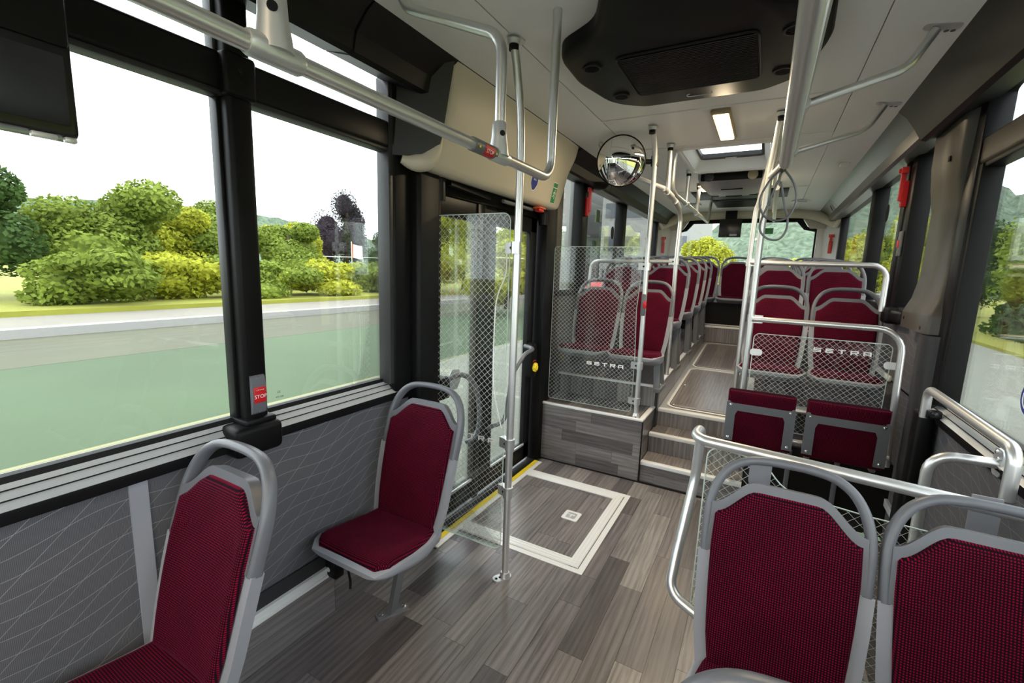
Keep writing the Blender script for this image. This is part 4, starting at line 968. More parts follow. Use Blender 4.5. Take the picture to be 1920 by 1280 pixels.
# right overhead rails
t8 = thing('overhead_rail', 'thick near silver overhead rail at the top right above the aisle', 'rail', (.02, 1.0, 2.05))
tubeobj('rail', [(.022, -1.5, 2.03), (.018, 1.95, 2.03)], .0205, 'alu', t8)
tubeobj('end_rod', [(.018, 1.94, 2.03), (.012, 2.1, 2.04), (.012, 2.14, 2.06)], .012, 'dark', t8)
tubeobj('hanger', [(.022, .3, 2.03), (.022, .3, 2.63)], .019, 'alu', t8)
t9 = thing('bracket_rail', 'slender silver overhead rail carried by arms from the right ceiling edge', 'rail', (.05, 2.4, 2.36))
tubeobj('rail', [(.065, -.5, 2.36), (.055, 3.30, 2.35), (-.045, 3.46, 2.27)], TR, 'alu', t9, .12)
for ya, yb in ((1.45, 1.50), (2.40, 2.43), (3.22, 3.30)):
    tubeobj('arm', [(.06, ya, 2.358), (.40, yb, 2.46), (.47, yb + .0, 2.585)], TR - .002, 'alu', t9, .10)
    f = obj('arm_plate', G().prism(rrect(-.03, .03, -.075, .04, .02), (.47, yb, 2.592), (0, 1, 0), Vector((-.98, 0, .16)).normalized(), .012), 'alud', t9)
    for k in (-.05, -.03): sub(f, 'screw', G().lathe([(.008, 0), (.008, .003)], (.47 - k * .98, yb, 2.579 + k * .15), (0, 0, -1), 10), 'steelp')
    obj('arm_joint', G().cyl((.063, ya - .035, 2.3585), (.061, ya + .035, 2.3575), TR + .006, 14), 'alud', t9)
single('strap_loop', 'large grey cable loop hanging from the end of the thick overhead rail', 'cable', G().tube(spline([(.012, 2.12, 2.05), (.055, 2.12, 1.99), (.070, 2.12, 1.92), (.05, 2.12, 1.865), (.01, 2.12, 1.85), (-.035, 2.12, 1.87), (-.055, 2.12, 1.93), (-.03, 2.12, 2.0), (.012, 2.12, 2.05)], 6), .0045, 6), 'steelp', group='cable loops')
single('strap_loop', 'smaller lower grey cable loop below the thick overhead rail', 'cable', G().tube(spline([(.012, 2.13, 2.04), (-.02, 2.13, 1.93), (-.045, 2.13, 1.83), (-.02, 2.13, 1.785), (.02, 2.13, 1.775), (.045, 2.13, 1.80), (.05, 2.13, 1.85), (.03, 2.13, 1.92), (.012, 2.13, 2.0)], 6), .004, 6), 'steelp', group='cable loops')

# near right rail round the front pair
t10 = thing('seat_guard_rail', 'thick silver rail bent round the near right seats above the grid screen', 'rail', (-.16, 1.80, 0))
tubeobj('rail', [(.81, 1.72, .985), (-.175, 1.75, 1.02), (-.163, 1.90, 1.022), (-.168, 1.89, .80), (-.195, 1.78, .545), (-.205, 1.70, .40), (-.05, 1.66, .355), (.2, 1.60, .35)], TR + .001, 'alu', t10, [.055, .05, .2, .4, .075, .2])
sc = screen('near_seat_screen', 'glass screen with white diamond grid hanging behind the near right seats', round_poly([(-.13, .25), (.80, .25), (.80, .84), (.38, .85), (.14, .87), (.06, .965), (-.125, .985)], [.03, .03, .03, .2, .12, .10, .04]), (0, 1.805, 0), (1, 0, 0), (0, 0, 1), (.3, 1.8, .25))
for xx in (.055, .645):
    single('rail_tab', 'pale flat tab between the silver rail and the near screen, %s one' % ('left' if xx < .3 else 'right'), 'bracket', G().prism(round_poly([(xx - .035, .86 if xx < .3 else .845), (xx + .035, .86 if xx < .3 else .845), (xx + .035, 1.0), (xx - .035, 1.0)], [.03, .03, .002, .002]), (0, 1.797, 0), (1, 0, 0), (0, 0, 1), .004), 'shell', group='near screen tabs')
single('blue_label', 'small bright blue tag under the right tab of the near screen', 'label', G().prism(rrect(.603, .687, .805, .885, .039), (0, 1.7955, 0), (1, 0, 0), (0, 0, 1), .002), 'brightblue')
# wall rails on the right
t11 = thing('wall_grab_rail', 'silver grab rail with bent ends over the right window sill', 'rail', (.75, 2.4, 1.0))
tubeobj('rail', [(.745, 2.845, .975), (.745, 2.845, 1.118), (.745, 1.955, 1.112), (.745, 1.955, .945)], TR + .001, 'alu', t11, .05)
obj('clamp', G().lathe([(.017, 0), (.017, .02), (.010, .03)], (.775, 2.81, 1.0), (-.5, -.85, 0), 14).box(.745, .80, 2.80, 2.84, .98, 1.02, .006), 'trim', t11)
t12 = thing('bent_stanchion', 'short silver tube bent from the floor to a bracket on the right wall', 'pole', (.61, 2.2, 0))
tubeobj('tube', [(.615, 2.2, .004), (.612, 2.2, .985), (.80, 2.2, .99)], TR, 'alu', t12, .075)
bp_ = obj('bracket_plate', G().prism(round_poly([(2.165, .945), (2.235, .945), (2.235, 1.045), (2.165, 1.045)], .02), (.795, 0, 0), (0, 1, 0), (0, 0, 1), .008), 'alud', t12)
for z in (1.03, 1.01): sub(bp_, 'bolt', G().lathe([(.008, 0), (.008, .006), (.004, .009)], (.795, 2.185 + (z - 1.01), z + .003), (-1, 0, 0), 12), 'chrome')
# ================================================================== DOOR
dr = struct('door_1', G().box(-1.685, -1.645, 1.985, 2.02, .03, 2.03, .006).box(-1.685, -1.645, 1.985, 3.33, 1.915, 2.05, .006).box(-1.685, -1.645, 1.985, 3.33, .03, .175, .006).box(-1.685, -1.630, 2.455, 2.52, .03, 2.03, .008).box(-1.685, -1.645, 3.225, 3.33, .03, 2.03, .006), 'trim')
dr['label'] = 'black framed double door with glazed leaves, middle of the left side'
obj('meeting_rubber', G().box(-1.70, -1.630, 2.52, 2.69, .04, 2.04, .02, 3), 'rubber', dr)
obj('inner_strip', G().box(-1.66, -1.635, 2.425, 2.457, .20, 1.90, .004), 'bronze', dr)
obj('glass_leaf', G().box(-1.672, -1.666, 2.02, 2.46, .17, 1.92), 'glass', dr, flat=True)
obj('glass_leaf', G().box(-1.672, -1.666, 2.68, 3.23, .17, 1.92), 'glass', dr, flat=True)
obj('kick_trim', G().box(-1.650, -1.638, 2.03, 2.45, .165, .180).box(-1.650, -1.638, 2.70, 3.225, .165, .180), 'alud', dr)
obj('head_box', G().box(-1.70, -1.63, 1.93, 3.40, 2.03, 2.16), 'black', dr)
dm = thing('door_mechanism', 'black door drive with arms under the beige cover', 'mechanism', (-1.58, 2.6, 2.05))
obj('beam', G().box(-1.60, -1.52, 1.96, 3.36, 2.10, 2.19, .008), 'black', dm)
obj('arm', G().tube([(-1.56, 2.05, 2.075), (-1.60, 2.52, 2.065)], 1, sec=[(.018, .01), (-.018, .01), (-.018, -.01), (.018, -.01)]), 'black', dm)
obj('arm', G().tube([(-1.56, 3.25, 2.075), (-1.60, 2.72, 2.065)], 1, sec=[(.018, .01), (-.018, .01), (-.018, -.01), (.018, -.01)]), 'black', dm)
obj('rod', G().cyl((-1.54, 2.60, 2.06), (-1.54, 3.02, 2.06), .012, 12), 'steelp', dm)
obj('bearing', G().cyl((-1.585, 2.0, 1.98), (-1.585, 2.0, 2.10), .035, 14), 'trim', dm); obj('bearing', G().cyl((-1.585, 3.31, 1.98), (-1.585, 3.31, 2.10), .035, 14), 'trim', dm)
for y, z in ((2.16, 2.08), (2.58, 2.07), (3.1, 2.06)): obj('bolt', G().lathe([(.009, 0), (.009, .004)], (-1.52, y, z + .06), (1, 0, 0), 8), 'chrome', dm)
er = thing('emergency_release', 'red and orange release lever under the beige door cover', 'lever', (-1.50, 3.05, 2.04))
obj('lever', G().box(-1.515, -1.475, 3.01, 3.09, 2.045, 2.068, .008), 'red', er); obj('collar', G().box(-1.525, -1.465, 3.0, 3.10, 2.066, 2.078, .005), 'orange', er)
# beige cover, lofted along y
def cover_sec(y, f):
    xo = -1.40 - .0 * f
    return [(-1.375, 2.585), (-1.385, 2.50), (-1.415, 2.36), (-1.450, 2.22), (-1.470, 2.13), (-1.482, 2.105), (-1.505, 2.092), (-1.56, 2.095), (-1.60, 2.11), (-1.60, 2.585)]
g = G(); V = []; yl = [1.845, 1.85, 1.87, 1.92, 2.4, 2.9, 3.30, 3.36, 3.40, 3.42]; ns = 10
for j, y in enumerate(yl):
    k = 0.03 if j == 0 else .012 if j == 1 else .004 if j == 2 else 0
    k2 = {7: .006, 8: .02, 9: .05}.get(j, 0)
    for i, (x, z) in enumerate(cover_sec(y, 0)):
        xx = x - (k + k2) if i < 7 else x
        zz = z + (k2 * 1.2 if 4 <= i <= 8 else 0) + (k * .5 if 4 <= i <= 8 else 0)
        V.append((xx, y + (.10 * sstep(2.35, 2.58, z) if j >= 7 else (-.03 * sstep(2.25, 2.09, z) if j < 3 else 0)), zz))
F = [(j * ns + i, j * ns + (i + 1) % ns, (j + 1) * ns + (i + 1) % ns, (j + 1) * ns + i) for j in range(len(yl) - 1) for i in range(ns)] + [tuple(reversed(range(ns))), tuple(range((len(yl) - 1) * ns, len(yl) * ns))]
g.add(V, F)
dc = thing('door_cover', 'large curved beige cover over the door drive', 'cover', (-1.45, 2.6, 2.09)); obj('shell', g, 'beige', dc, angle=60)
# lower left toe of the cover sweeping to the pillar
g = G(); n_ = 10
toe = spline([(-1.575, 1.70, 2.125), (-1.545, 1.74, 2.115), (-1.505, 1.80, 2.13), (-1.478, 1.845, 2.20), (-1.455, 1.862, 2.30)], 4)
g.tube(toe, [.020 + .022 * sstep(0, 6, k) - .03 * sstep(8, 16, k) for k in range(len(toe))], 12); obj('swept_toe', g, 'beige', dc)
# black filler beside cover
g = G(); g.add([(-1.60, 1.68, 2.46), (-1.60, 1.66, 2.14), (-1.515, 1.76, 2.14), (-1.50, 1.75, 2.46), (-1.40, 1.80, 2.56), (-1.44, 1.838, 2.25), (-1.48, 1.838, 2.14), (-1.37, 1.838, 2.58)], [(0, 1, 2, 3), (3, 2, 5, 4), (2, 6, 5), (4, 5, 7), (0, 3, 4)])
o = struct('trim_cover_filler', g, 'dark', angle=60); o['label'] = 'black filler between the pillar and the beige door cover'
def on_cover(y, z, off=.0015):
    tab = sorted([(b, a) for a, b in cover_sec(0, 0)[:6]]); return (interp(tab, z) + off, y, z)
def decal(name, lab, cat, y, z, pl, m, text=None, sz=.02):
    t = thing(name, lab, cat, on_cover(y, z))
    e1 = Vector((0, 1, 0)); p0, p1 = Vector(on_cover(y, z - .05)), Vector(on_cover(y, z + .05)); e2 = (p1 - p0).normalized()
    obj('backing', G().prism(pl[0], on_cover(y, z), e1, e2, .001), 'white', t); obj('face', G().prism(pl[1], Vector(on_cover(y, z)) + e1.cross(e2) * .0008, e1, e2, .001), m, t)
    for s_, dz, zz in (text or []): obj('lettering', text_g(s_, zz, Vector(on_cover(y, z + dz)) + e1.cross(e2) * .0022, e1, e2), 'white', t)
    return t
decal('blue_door_sticker', 'dark blue shield sticker with white lettering on the beige door cover', 'sticker', 2.86, 2.235,
      (round_poly([(-.052, .06), (-.050, -.03), (0, -.092), (.050, -.03), (.052, .06)], .03), round_poly([(-.048, .056), (-.046, -.028), (0, -.086), (.046, -.028), (.048, .056)], .028)), 'blue', (('Bitte nicht', .035, .018), ('öffnen', .0, .018)))
decal('exit_sticker', 'green running man emergency exit sticker on the beige door cover', 'sticker', 3.20, 2.20, (rrect(-.037, .037, -.075, .075, .004), rrect(-.034, .034, -.072, .034, .003)), 'green')
# running figure
cv = Vector(on_cover(3.20, 2.185)); e1 = Vector((0, 1, 0)); e2 = (Vector(on_cover(3.2, 2.235)) - Vector(on_cover(3.2, 2.135))).normalized(); nn_ = e1.cross(e2)
P2 = lambda a, b: cv + e1 * a + e2 * b + nn_ * .0022
g = G(); g.lathe([(.0055, 0), (.0055, .0006)], P2(.006, .034), nn_, 10)
for pts in (((.004, .026), (-.002, .006)), ((.003, .024), (.016, .016), (.020, .008)), ((.003, .023), (-.012, .018), (-.018, .010)), ((-.002, .006), (.010, -.006), (.006, -.024)), ((-.002, .006), (-.010, -.010), (-.024, -.012))):
    g.tube([P2(*p) for p in pts], .003, 6)
ob = [o for o in bpy.data.objects if o.name == 'exit_sticker'][0]
obj('green_header', G().prism(rrect(-.034, .034, .040, .070, .002), Vector(on_cover(3.20, 2.20)) + nn_ * .0008, e1, e2, .001), 'green', ob)
obj('running_figure', g, 'white', ob)

# grab bar and rotary release by the door
gb = thing('door_grab_bar', 'curved grey grab bar on the rear door leaf', 'handle', (-1.60, 2.9, .7))
tubeobj('bar', [(-1.645, 3.19, 1.02), (-1.55, 3.14, 1.01), (-1.54, 2.98, .985), (-1.545, 2.82, .86), (-1.55, 2.78, .72), (-1.555, 2.73, .55), (-1.60, 2.66, .51), (-1.648, 2.63, .49)], .0155, 'frame', gb, sp=True)
gb2 = thing('door_grab_bar', 'curved dark grey grab bar on the front door leaf seen through the grid screen', 'handle', (-1.60, 2.2, .7))
tubeobj('bar', [(-1.645, 2.03, .93), (-1.58, 2.06, .965), (-1.55, 2.18, .985), (-1.55, 2.32, .90), (-1.56, 2.40, .74), (-1.57, 2.415, .58), (-1.60, 2.40, .50), (-1.648, 2.38, .47)], .0155, 'frame', gb2, sp=True)
rl = thing('door_release', 'black oval panel with yellow rotary knob on the door post', 'switch', (-1.60, 3.24, .86))
obj('housing', G().prism(rrect(-.055, .055, -.145, .145, .05), (-1.63, 3.235, .90), (0, 1, 0), (0, 0, 1), .055, .012), 'black', rl)
kb = obj('yellow_knob', G().lathe([(.034, 0), (.036, .008), (.028, .02), (.024, .026)], (-1.576, 3.235, .845), (1, 0, 0), 20), 'yellowk', rl)
for k in range(8):
    a = k * PI / 4; sub(kb, 'grip', G().box(-1.574, -1.556, 3.235 + .033 * math.cos(a) - .006, 3.235 + .033 * math.cos(a) + .006, .845 + .033 * math.sin(a) - .006, .845 + .033 * math.sin(a) + .006, .003), 'yellowk')
obj('red_arrow', G().tube([(-1.5745, 3.235 + .045 * math.cos(a), .845 + .058 * math.sin(a)) for a in [PI * .3 + PI * .4 * k / 6 for k in range(7)]], .003, 6), 'red', rl)
cs = thing('door_contact', 'dark contact box with pale hexagonal tag on the front door leaf', 'switch', (-1.62, 2.08, .90))
obj('box', G().box(-1.645, -1.56, 2.0, 2.09, .86, .99, .012), 'black', cs); obj('tag', G().prism([(-.05, -.05), (.03, -.06), (.07, 0), (.05, .06), (-.02, .07), (-.06, .02)], (-1.60, 2.17, .945), (0, 1, 0), (0, 0, 1), .006), 'alud', cs)

# ================================================================== ITEMS ON WALLS AND PILLARS
SBY = .947
sb2 = thing('stop_button', 'grey stop button with red STOP key on the black left pillar', 'button', (-1.58, SBY, 1.14))
g = G(); prof = [(-.072, .004), (-.066, .010), (-.035, .016), (0, .019), (.035, .016), (.066, .010), (.072, .004)]
V = []
for z, d in prof:
    for y in (-.026, .026): V.append((-1.586 + d, SBY + y, 1.14 + z))
for z, d in prof:
    for y in (-.026, .026): V.append((-1.588, SBY + y, 1.14 + z))
F = [(2 * k, 2 * k + 1, 2 * k + 3, 2 * k + 2) for k in range(6)] + [(2 * k, 2 * k + 2, 14 + 2 * k + 2, 14 + 2 * k) for k in range(6)] + [(2 * k + 3, 2 * k + 1, 14 + 2 * k + 1, 14 + 2 * k + 3) for k in range(6)] + [(0, 14, 15, 1), (12, 13, 27, 26)]
g.add(V, F); obj('housing', g, 'frame', sb2, angle=25)
obj('red_key', G().box(-1.585, -1.565, SBY - .022, SBY + .022, 1.112, 1.170, .002), 'red', sb2)
obj('lettering', text_g('STOP', .019, (-1.5645, SBY, 1.135), (0, 1, 0), (0, 0, 1)), 'white', sb2)
for dy in (-.012, -.006, 0, .006, .012): obj('braille_dot', G().lathe([(.0014, 0), (.0014, .001)], (-1.565, SBY + dy, 1.160), (1, 0, 0), 6), 'white', sb2)
for z in (1.2, 1.08): obj('screw', G().lathe([(.005, 0), (.005, .002)], (-1.577, SBY, z), (1, 0, 0), 10), 'chrome', sb2)
def hammer(p, nrm, lab, s=1.0):
    t = thing('emergency_hammer', lab, 'hammer', p, 'red emergency hammers')
    p, n = Vector(p), Vector(nrm).normalized(); u = n.cross(Vector((0, 0, 1))).normalized(); z = Vector((0, 0, 1))
    def bx(a0, a1, b0, b1, c0, c1):
        V = [p + u * a + z * b + n * c for c in (c0, c1) for b in (b0, b1) for a in (a0, a1)]; return V, [(0, 2, 3, 1), (4, 5, 7, 6), (0, 1, 5, 4), (2, 6, 7, 3), (0, 4, 6, 2), (1, 3, 7, 5)]
    g = G(); g.add(*bx(-.022 * s, .022 * s, -.14 * s, .03 * s, 0, .028 * s)); obj('holder', g, 'red', t, flat=True)
    g = G(); g.add(*bx(-.014 * s, .014 * s, -.10 * s, .10 * s, .022 * s, .045 * s)); g.add(*bx(-.035 * s, .028 * s, .08 * s, .12 * s, .015 * s, .05 * s)); obj('hammer', g, 'red', t, flat=True)
    for k in range(6):
        g = G(); g.add(*bx(-.024 * s, .024 * s, (-.12 + .02 * k) * s, (-.113 + .02 * k) * s, .0, .030 * s)); obj('rib', g, 'red', t, flat=True)
    g = G(); g.lathe([(.016 * s, 0), (.012 * s, .012 * s)], p + z * .10 * s + n * .05 * s, n, 10); obj('head', g, 'red', t)
hammer((-1.583, 4.25, 2.30), (1, 0, 0), 'red emergency hammer on the black post of the left rear window')
hammer((.783, 4.12, 2.28), (-1, 0, 0), 'red emergency hammer on the black post of the right rear window')
hammer((-1.545, 7.84, 2.12), (.3, -1, 0), 'red emergency hammer on the pale corner left of the back window')
hammer((.745, 7.84, 2.14), (-.3, -1, 0), 'red emergency hammer on the pale corner right of the back window')
sr = thing('stop_button', 'grey stop button on the black post of the right rear window', 'button', (.785, 4.05, 1.88)); obj('housing', G().box(.765, .785, 4.01, 4.07, 1.80, 1.97, .008), 'steelp', sr); obj('red_key', G().box(.760, .767, 4.02, 4.06, 1.86, 1.91, .002), 'red', sr)
def wsticker(name, lab, x, y, z, h, w_, m, r, nx):
    t = single(name, lab, 'sticker', G().prism(rrect(-w_, w_, -h, h, r), (x, y, z), (0, nx, 0), (0, 0, 1), .001), m); return t
wsticker('window_sticker', 'small dark green sticker on the left rear window', -1.664, 4.85, 2.23, .065, .055, 'dgreen', .004, 1)
o = wsticker('window_sticker', 'dark oval sticker on the left rear window', -1.664, 5.40, 2.10, .075, .060, 'dark', .059, 1)
wsticker('window_sticker', 'small dark green sticker on the right rear window', .868, 4.62, 2.30, .065, .05, 'dgreen', .004, -1)
wsticker('window_sticker', 'dark oval sticker on the right rear window', .868, 5.15, 2.22, .075, .060, 'dark', .059, -1)
wt = thing('wheelchair_sticker', 'round dark blue wheelchair sticker on the right window', 'sticker', (.868, 2.27, 1.225))
obj('disc', G().lathe([(.062, 0), (.062, .001)], (.868, 2.27, 1.225), (-1, 0, 0), 32), 'blue', wt)
obj('white_ring', G().tube([(.866, 2.27 + .042 * math.cos(a), 1.225 + .042 * math.sin(a)) for a in [2 * PI * k / 24 for k in range(25)]], .0022, 6, caps=False), 'white', wt)
obj('symbol', G().tube([(.866, 2.27 + .016 * math.cos(a), 1.213 + .016 * math.sin(a)) for a in [PI * .7 + PI * 1.2 * k / 12 for k in range(13)]], .0025, 6).tube([(.866, 2.275, 1.248), (.866, 2.272, 1.226), (.866, 2.256, 1.226), (.866, 2.25, 1.205)], .003, 6), 'white', wt)
us = thing('usb_socket', 'small black socket glowing pale blue on the right wall under the rear window', 'socket', (.81, 3.55, 1.17)); 
obj('housing', G().prism(rrect(-.022, .022, -.035, .035, .018), (.822, 3.78, 1.21), (0, -1, 0), (0, 0, 1), .012), 'black', us); obj('light', G().prism(rrect(-.012, .012, -.02, .02, .011), (.8098, 3.775, 1.215), (0, -1, 0), (0, 0, 1), .001), 'led', us)
# monitor hung at the upper left
mn = thing('ceiling_monitor', 'black monitor box hanging at the upper left corner', 'monitor', (-1.33, .2, 1.86))
obj('housing', G().box(-1.375, -1.300, -.30, .432, 1.862, 2.145, .012, 2), 'screen', mn)
obj('screen_glass', G().box(-1.302, -1.297, -.28, .415, 1.885, 2.02), 'screen', mn)
obj('upper_box', G().box(-1.40, -1.294, -.32, .428, 2.035, 2.30, .01), 'black', mn)
obj('latch', G().box(-1.315, -1.300, .355, .395, 1.853, 1.864, .003).box(-1.315, -1.300, .405, .425, 1.853, 1.864, .003), 'alud', mn)
obj('hanger', G().box(-1.37, -1.31, -.2, .2, 2.29, 2.60), 'black', mn)
# round convex mirror
mr = thing('round_mirror', 'round convex mirror on a black arm of the platform pole', 'mirror', (-1.0, 3.40, 2.40))
mc = Vector((-1.005, 3.36, 2.425)); nd = Vector((.42, -.86, -.18)).normalized()
Rm = .172
obj('glass', G().lathe([(Rm * math.sin(PI / 2 * .52 * k / 10) / math.sin(PI / 2 * .52), .055 * (1 - (k / 10) ** 2) + .004) for k in range(0, 11)][::-1][:-1] + [(.004, .0592)], mc, nd, 48), 'mirror', mr, angle=80)
obj('rim', G().tube([mc + (nd.cross(Vector((0, 0, 1))).normalized() * math.cos(a) + nd.cross(nd.cross(Vector((0, 0, 1)))).normalized() * math.sin(a)) * Rm for a in [2 * PI * k / 40 for k in range(41)]], .007, 8, caps=False), 'black', mr)
obj('back_shell', G().lathe([(Rm, 0), (Rm * .8, -.03), (.05, -.05)], mc, nd, 32), 'black', mr)
obj('arm', G().tube([mc - nd * .04, mc - nd * .06 + Vector((.08, .0, .0)), (-.83, 3.47, 2.43), (-.79, 3.487, 2.435)], .018, 10).cyl((-.793, 3.487, 2.40), (-.793, 3.487, 2.47), .028, 14), 'black', mr)
single('speaker_dome', 'small black dome under the left rear cove below the mirror', 'speaker', G().lathe([(.10, 0), (.095, -.02), (.06, -.05), (.01, -.06)], (-1.47, 4.25, 2.452), (0, 0, 1), 24), 'black')

# ================================================================== CEILING ITEMS
ac = thing('roof_air_unit', 'large black roof air unit with ribbed grille', 'air conditioner', (CX, 2.2, 2.62))
hb_ = [(-.60, 1.30), (.60, 1.30)]
ol = [(CX - .14, -.6), (CX + .14, -.6), (CX + .16, 1.55), (CX + .30, 1.86), (CX + .515, 1.98), (CX + .53, 2.28), (CX + .46, 2.62), (CX + .30, 2.735), (CX - .30, 2.735), (CX - .46, 2.62), (CX - .53, 2.28), (CX - .515, 1.98), (CX - .30, 1.86), (CX - .16, 1.55)]
pol = round_poly(ol, [.02, .02, .3, .2, .15, .4, .25, .15, .15, .25, .4, .15, .2, .3], 5)
g = G(); g.prism([(a, -b) for a, b in pol][::-1], (0, 0, 2.625), (1, 0, 0), (0, -1, 0), .075, .03)
obj('housing', g, 'black', ac, angle=60)
gp = [(CX - .275, 2.07), (CX + .275, 2.07), (CX + .275, 2.52), (CX - .275, 2.52)]
obj('grille_bed', G().prism([(a, -b) for a, b in round_poly(gp, .04)][::-1], (0, 0, 2.552), (1, 0, 0), (0, -1, 0), .004), 'rubber', ac)
rimp = round_poly([(CX - .28, 2.065), (CX + .28, 2.065), (CX + .28, 2.525), (CX - .28, 2.525)], .04)
obj('grille_rim', G().tube([(a, b, 2.547) for a, b in rimp + rimp[:1]], .006, 8, caps=False), 'trim', ac)
g = G()
for k in range(30):
    y = 2.08 + k * .015; g.box(CX - .27, CX + .27, y, y + .0075, 2.541, 2.550)
obj('grille_slats', g, 'trim', ac, kind='stuff', flat=True)
for (dx, y) in ((-.40, 2.12), (.40, 2.12), (-.37, 2.50), (.37, 2.50)):
    v = obj('air_nozzle', G().lathe([(.045, 0), (.043, -.008), (.034, -.008), (.032, .004)], (CX + dx, y, 2.551), (0, 0, 1), 24), 'trim', ac)
    g = G()
    for k in range(-2, 3): g.box(CX + dx - .030, CX + dx + .030, y + k * .012 - .002, y + k * .012 + .002, 2.543, 2.549)
    sub(v, 'vane', g, 'black')
obj('latch_slot', G().tube([(a, b, 2.549) for a, b in [(CX + x, 2.63 + yy) for x, yy in rrect(-.06, .06, -.018, .018, .016, 4)] + [(CX + .06, 2.612)]][:-1], .003, 6, caps=False), 'alud', ac)

def ceiling_lamp(x, y0, y1, lab, hw=.045, z=2.62, power=1.0):
    t = thing('ceiling_lamp', lab, 'lamp', (x, (y0 + y1) / 2, z), 'ceiling lamps')
    obj('frame', G().box(x - hw - .012, x + hw + .012, y0 - .03, y1 + .03, z - .026, z + .002, .010, 2), 'lampf', t)
    obj('diffuser', G().box(x - hw, x + hw, y0, y1, z - .034, z - .015, .008, 2), 'lamp', t)
    l = bpy.data.lights.new('lamp_light', 'AREA'); l.shape = 'RECTANGLE'; l.size = hw * 2; l.size_y = y1 - y0; l.energy = power * 32 * (y1 - y0) / .6; l.color = (1.0, .80, .52)
    lo = bpy.data.objects.new('lamp_light', l); COL.objects.link(lo); lo.location = (0, 0, -.042); lo.parent = t
    return t
ceiling_lamp(-.345, 3.14, 3.70, 'long warm ceiling lamp between the air unit and the roof hatch')
ceiling_lamp(-.345, -.9, -.3, 'unseen warm fill lamp added above the front of the low floor')  # added out of view behind the camera as interior fill light
ceiling_lamp(-.345, -2.2, -1.6, 'unseen warm fill lamp added over the driver area')  # second unseen lamp put in for interior fill
ceiling_lamp(-.70, 5.45, 5.80, 'square warm ceiling lamp left of the rear air unit', .055, power=.45)
ceiling_lamp(-.10, 5.20, 5.60, 'square warm ceiling lamp right of the rear air unit', .055, power=.45)
# roof hatch
rh = thing('roof_hatch', 'white framed glass roof hatch above the rear aisle', 'roof hatch', (CX, 4.4, 2.62))
x0, x1, y0, y1 = HOLE
obj('outer_frame', G().tube([(a, b, 2.618) for a, b in (lambda q: q + q[:1])(rrect(x0 - .03, x1 + .03, y0 - .03, y1 + .03, .06, 4))], .016, 8, caps=False), 'ceil', rh)
g = G()
lo_ = rrect(x0, x1, y0, y1, .05, 4); up_ = rrect(x0 + .05, x1 - .05, y0 + .06, y1 - .08, .05, 4); n_ = len(lo_)
V = [(a, b, 2.615) for a, b in lo_] + [(a, b, 2.70) for a, b in up_]
F = [(k, n_ + k, n_ + (k + 1) % n_, (k + 1) % n_) for k in range(n_)]
g.add(V, F); obj('sloped_reveal', g, 'white', rh)
ri = rrect(x0 + .07, x1 - .07, y0 + .08, y1 - .16, .03, 4)
V = [(a, b, 2.70) for a, b in up_] + [(a, b, 2.70) for a, b in ri] + [(a, b, 2.735) for a, b in ri]
g = G(); g.add(V, [(k, n_ + k, n_ + (k + 1) % n_, (k + 1) % n_) for k in range(n_)] + [(n_ + k, 2 * n_ + k, 2 * n_ + (k + 1) % n_, n_ + (k + 1) % n_) for k in range(n_)]); obj('dark_frame', g, 'dark', rh)
obj('glass', G().box(x0 + .02, x1 - .02, y0 + .02, y1 - .04, 2.738, 2.744), 'clear', rh, flat=True)
obj('red_handle', G().box(x0 + .09, x0 + .17, y0 + .10, y0 + .15, 2.68, 2.71, .006), 'red', rh); obj('paper_label', G().box(CX - .04, CX + .05, y1 - .13, y1 - .10, 2.696, 2.699), 'white', rh)
# cut the roof slab above the hatch
bm = bmesh.new(); bm.from_mesh(cl.data); bm.clear()
for (a, b, c, d) in ((-1.72, x0, YF, YB + .06), (x1, .92, YF, YB + .06), (x0, x1, YF, y0), (x0, x1, y1, YB + .06)):
    bmesh.ops.create_cube(bm, size=1, matrix=Matrix.Translation(((a + b) / 2, (c + d) / 2, 2.69)) @ Matrix.Diagonal((b - a, d - c, .06, 1)))
bm.to_mesh(cl.data); bm.free()
# rear air unit
ra = thing('rear_air_unit', 'grey rear roof air unit with a ribbed black panel behind it', 'air conditioner', (CX, 5.6, 2.60))
sec = [(4.98, .30, 2.60), (5.0, .30, 2.56), (5.2, .29, 2.515), (5.55, .25, 2.50), (5.80, .22, 2.53), (5.92, .21, 2.61)]
g = G(); V = []; n_ = 7
for y, hw, z in sec: V += [(CX - hw, y, 2.62), (CX - hw, y, z + .02), (CX - hw * .85, y, z), (CX, y, z - .005), (CX + hw * .85, y, z), (CX + hw, y, z + .02), (CX + hw, y, 2.62)]
g.add(V, [(j * n_ + k, (j + 1) * n_ + k, (j + 1) * n_ + k + 1, j * n_ + k + 1) for j in range(len(sec) - 1) for k in range(n_ - 1)] + [tuple(range(n_)), tuple(reversed(range((len(sec) - 1) * n_, len(sec) * n_)))])
obj('housing', g, 'shell', ra, angle=40)
obj('dark_front', G().box(CX - .27, CX + .27, 4.96, 4.99, 2.55, 2.62, .01), 'black', ra)
obj('speaker_ring', G().lathe([(.045, 0), (.045, -.01), (.03, -.012)], (CX + .19, 4.955, 2.585), (0, 1, 0), 20), 'lampf', ra); obj('speaker_ring', G().lathe([(.045, 0), (.045, -.01), (.03, -.012)], (CX - .19, 4.955, 2.585), (0, 1, 0), 20), 'dark', ra)
for (a, b, y, z) in ((-.10, .10, 5.22, 2.5055), (-.08, .08, 5.60, 2.4945), (-.03, .06, 5.68, 2.502), (-.22, -.15, 5.58, 2.500), (.15, .22, 5.58, 2.500)): obj('slot', G().box(CX + a, CX + b, y, y + .025, z - .004, z + .006), 'black', ra)
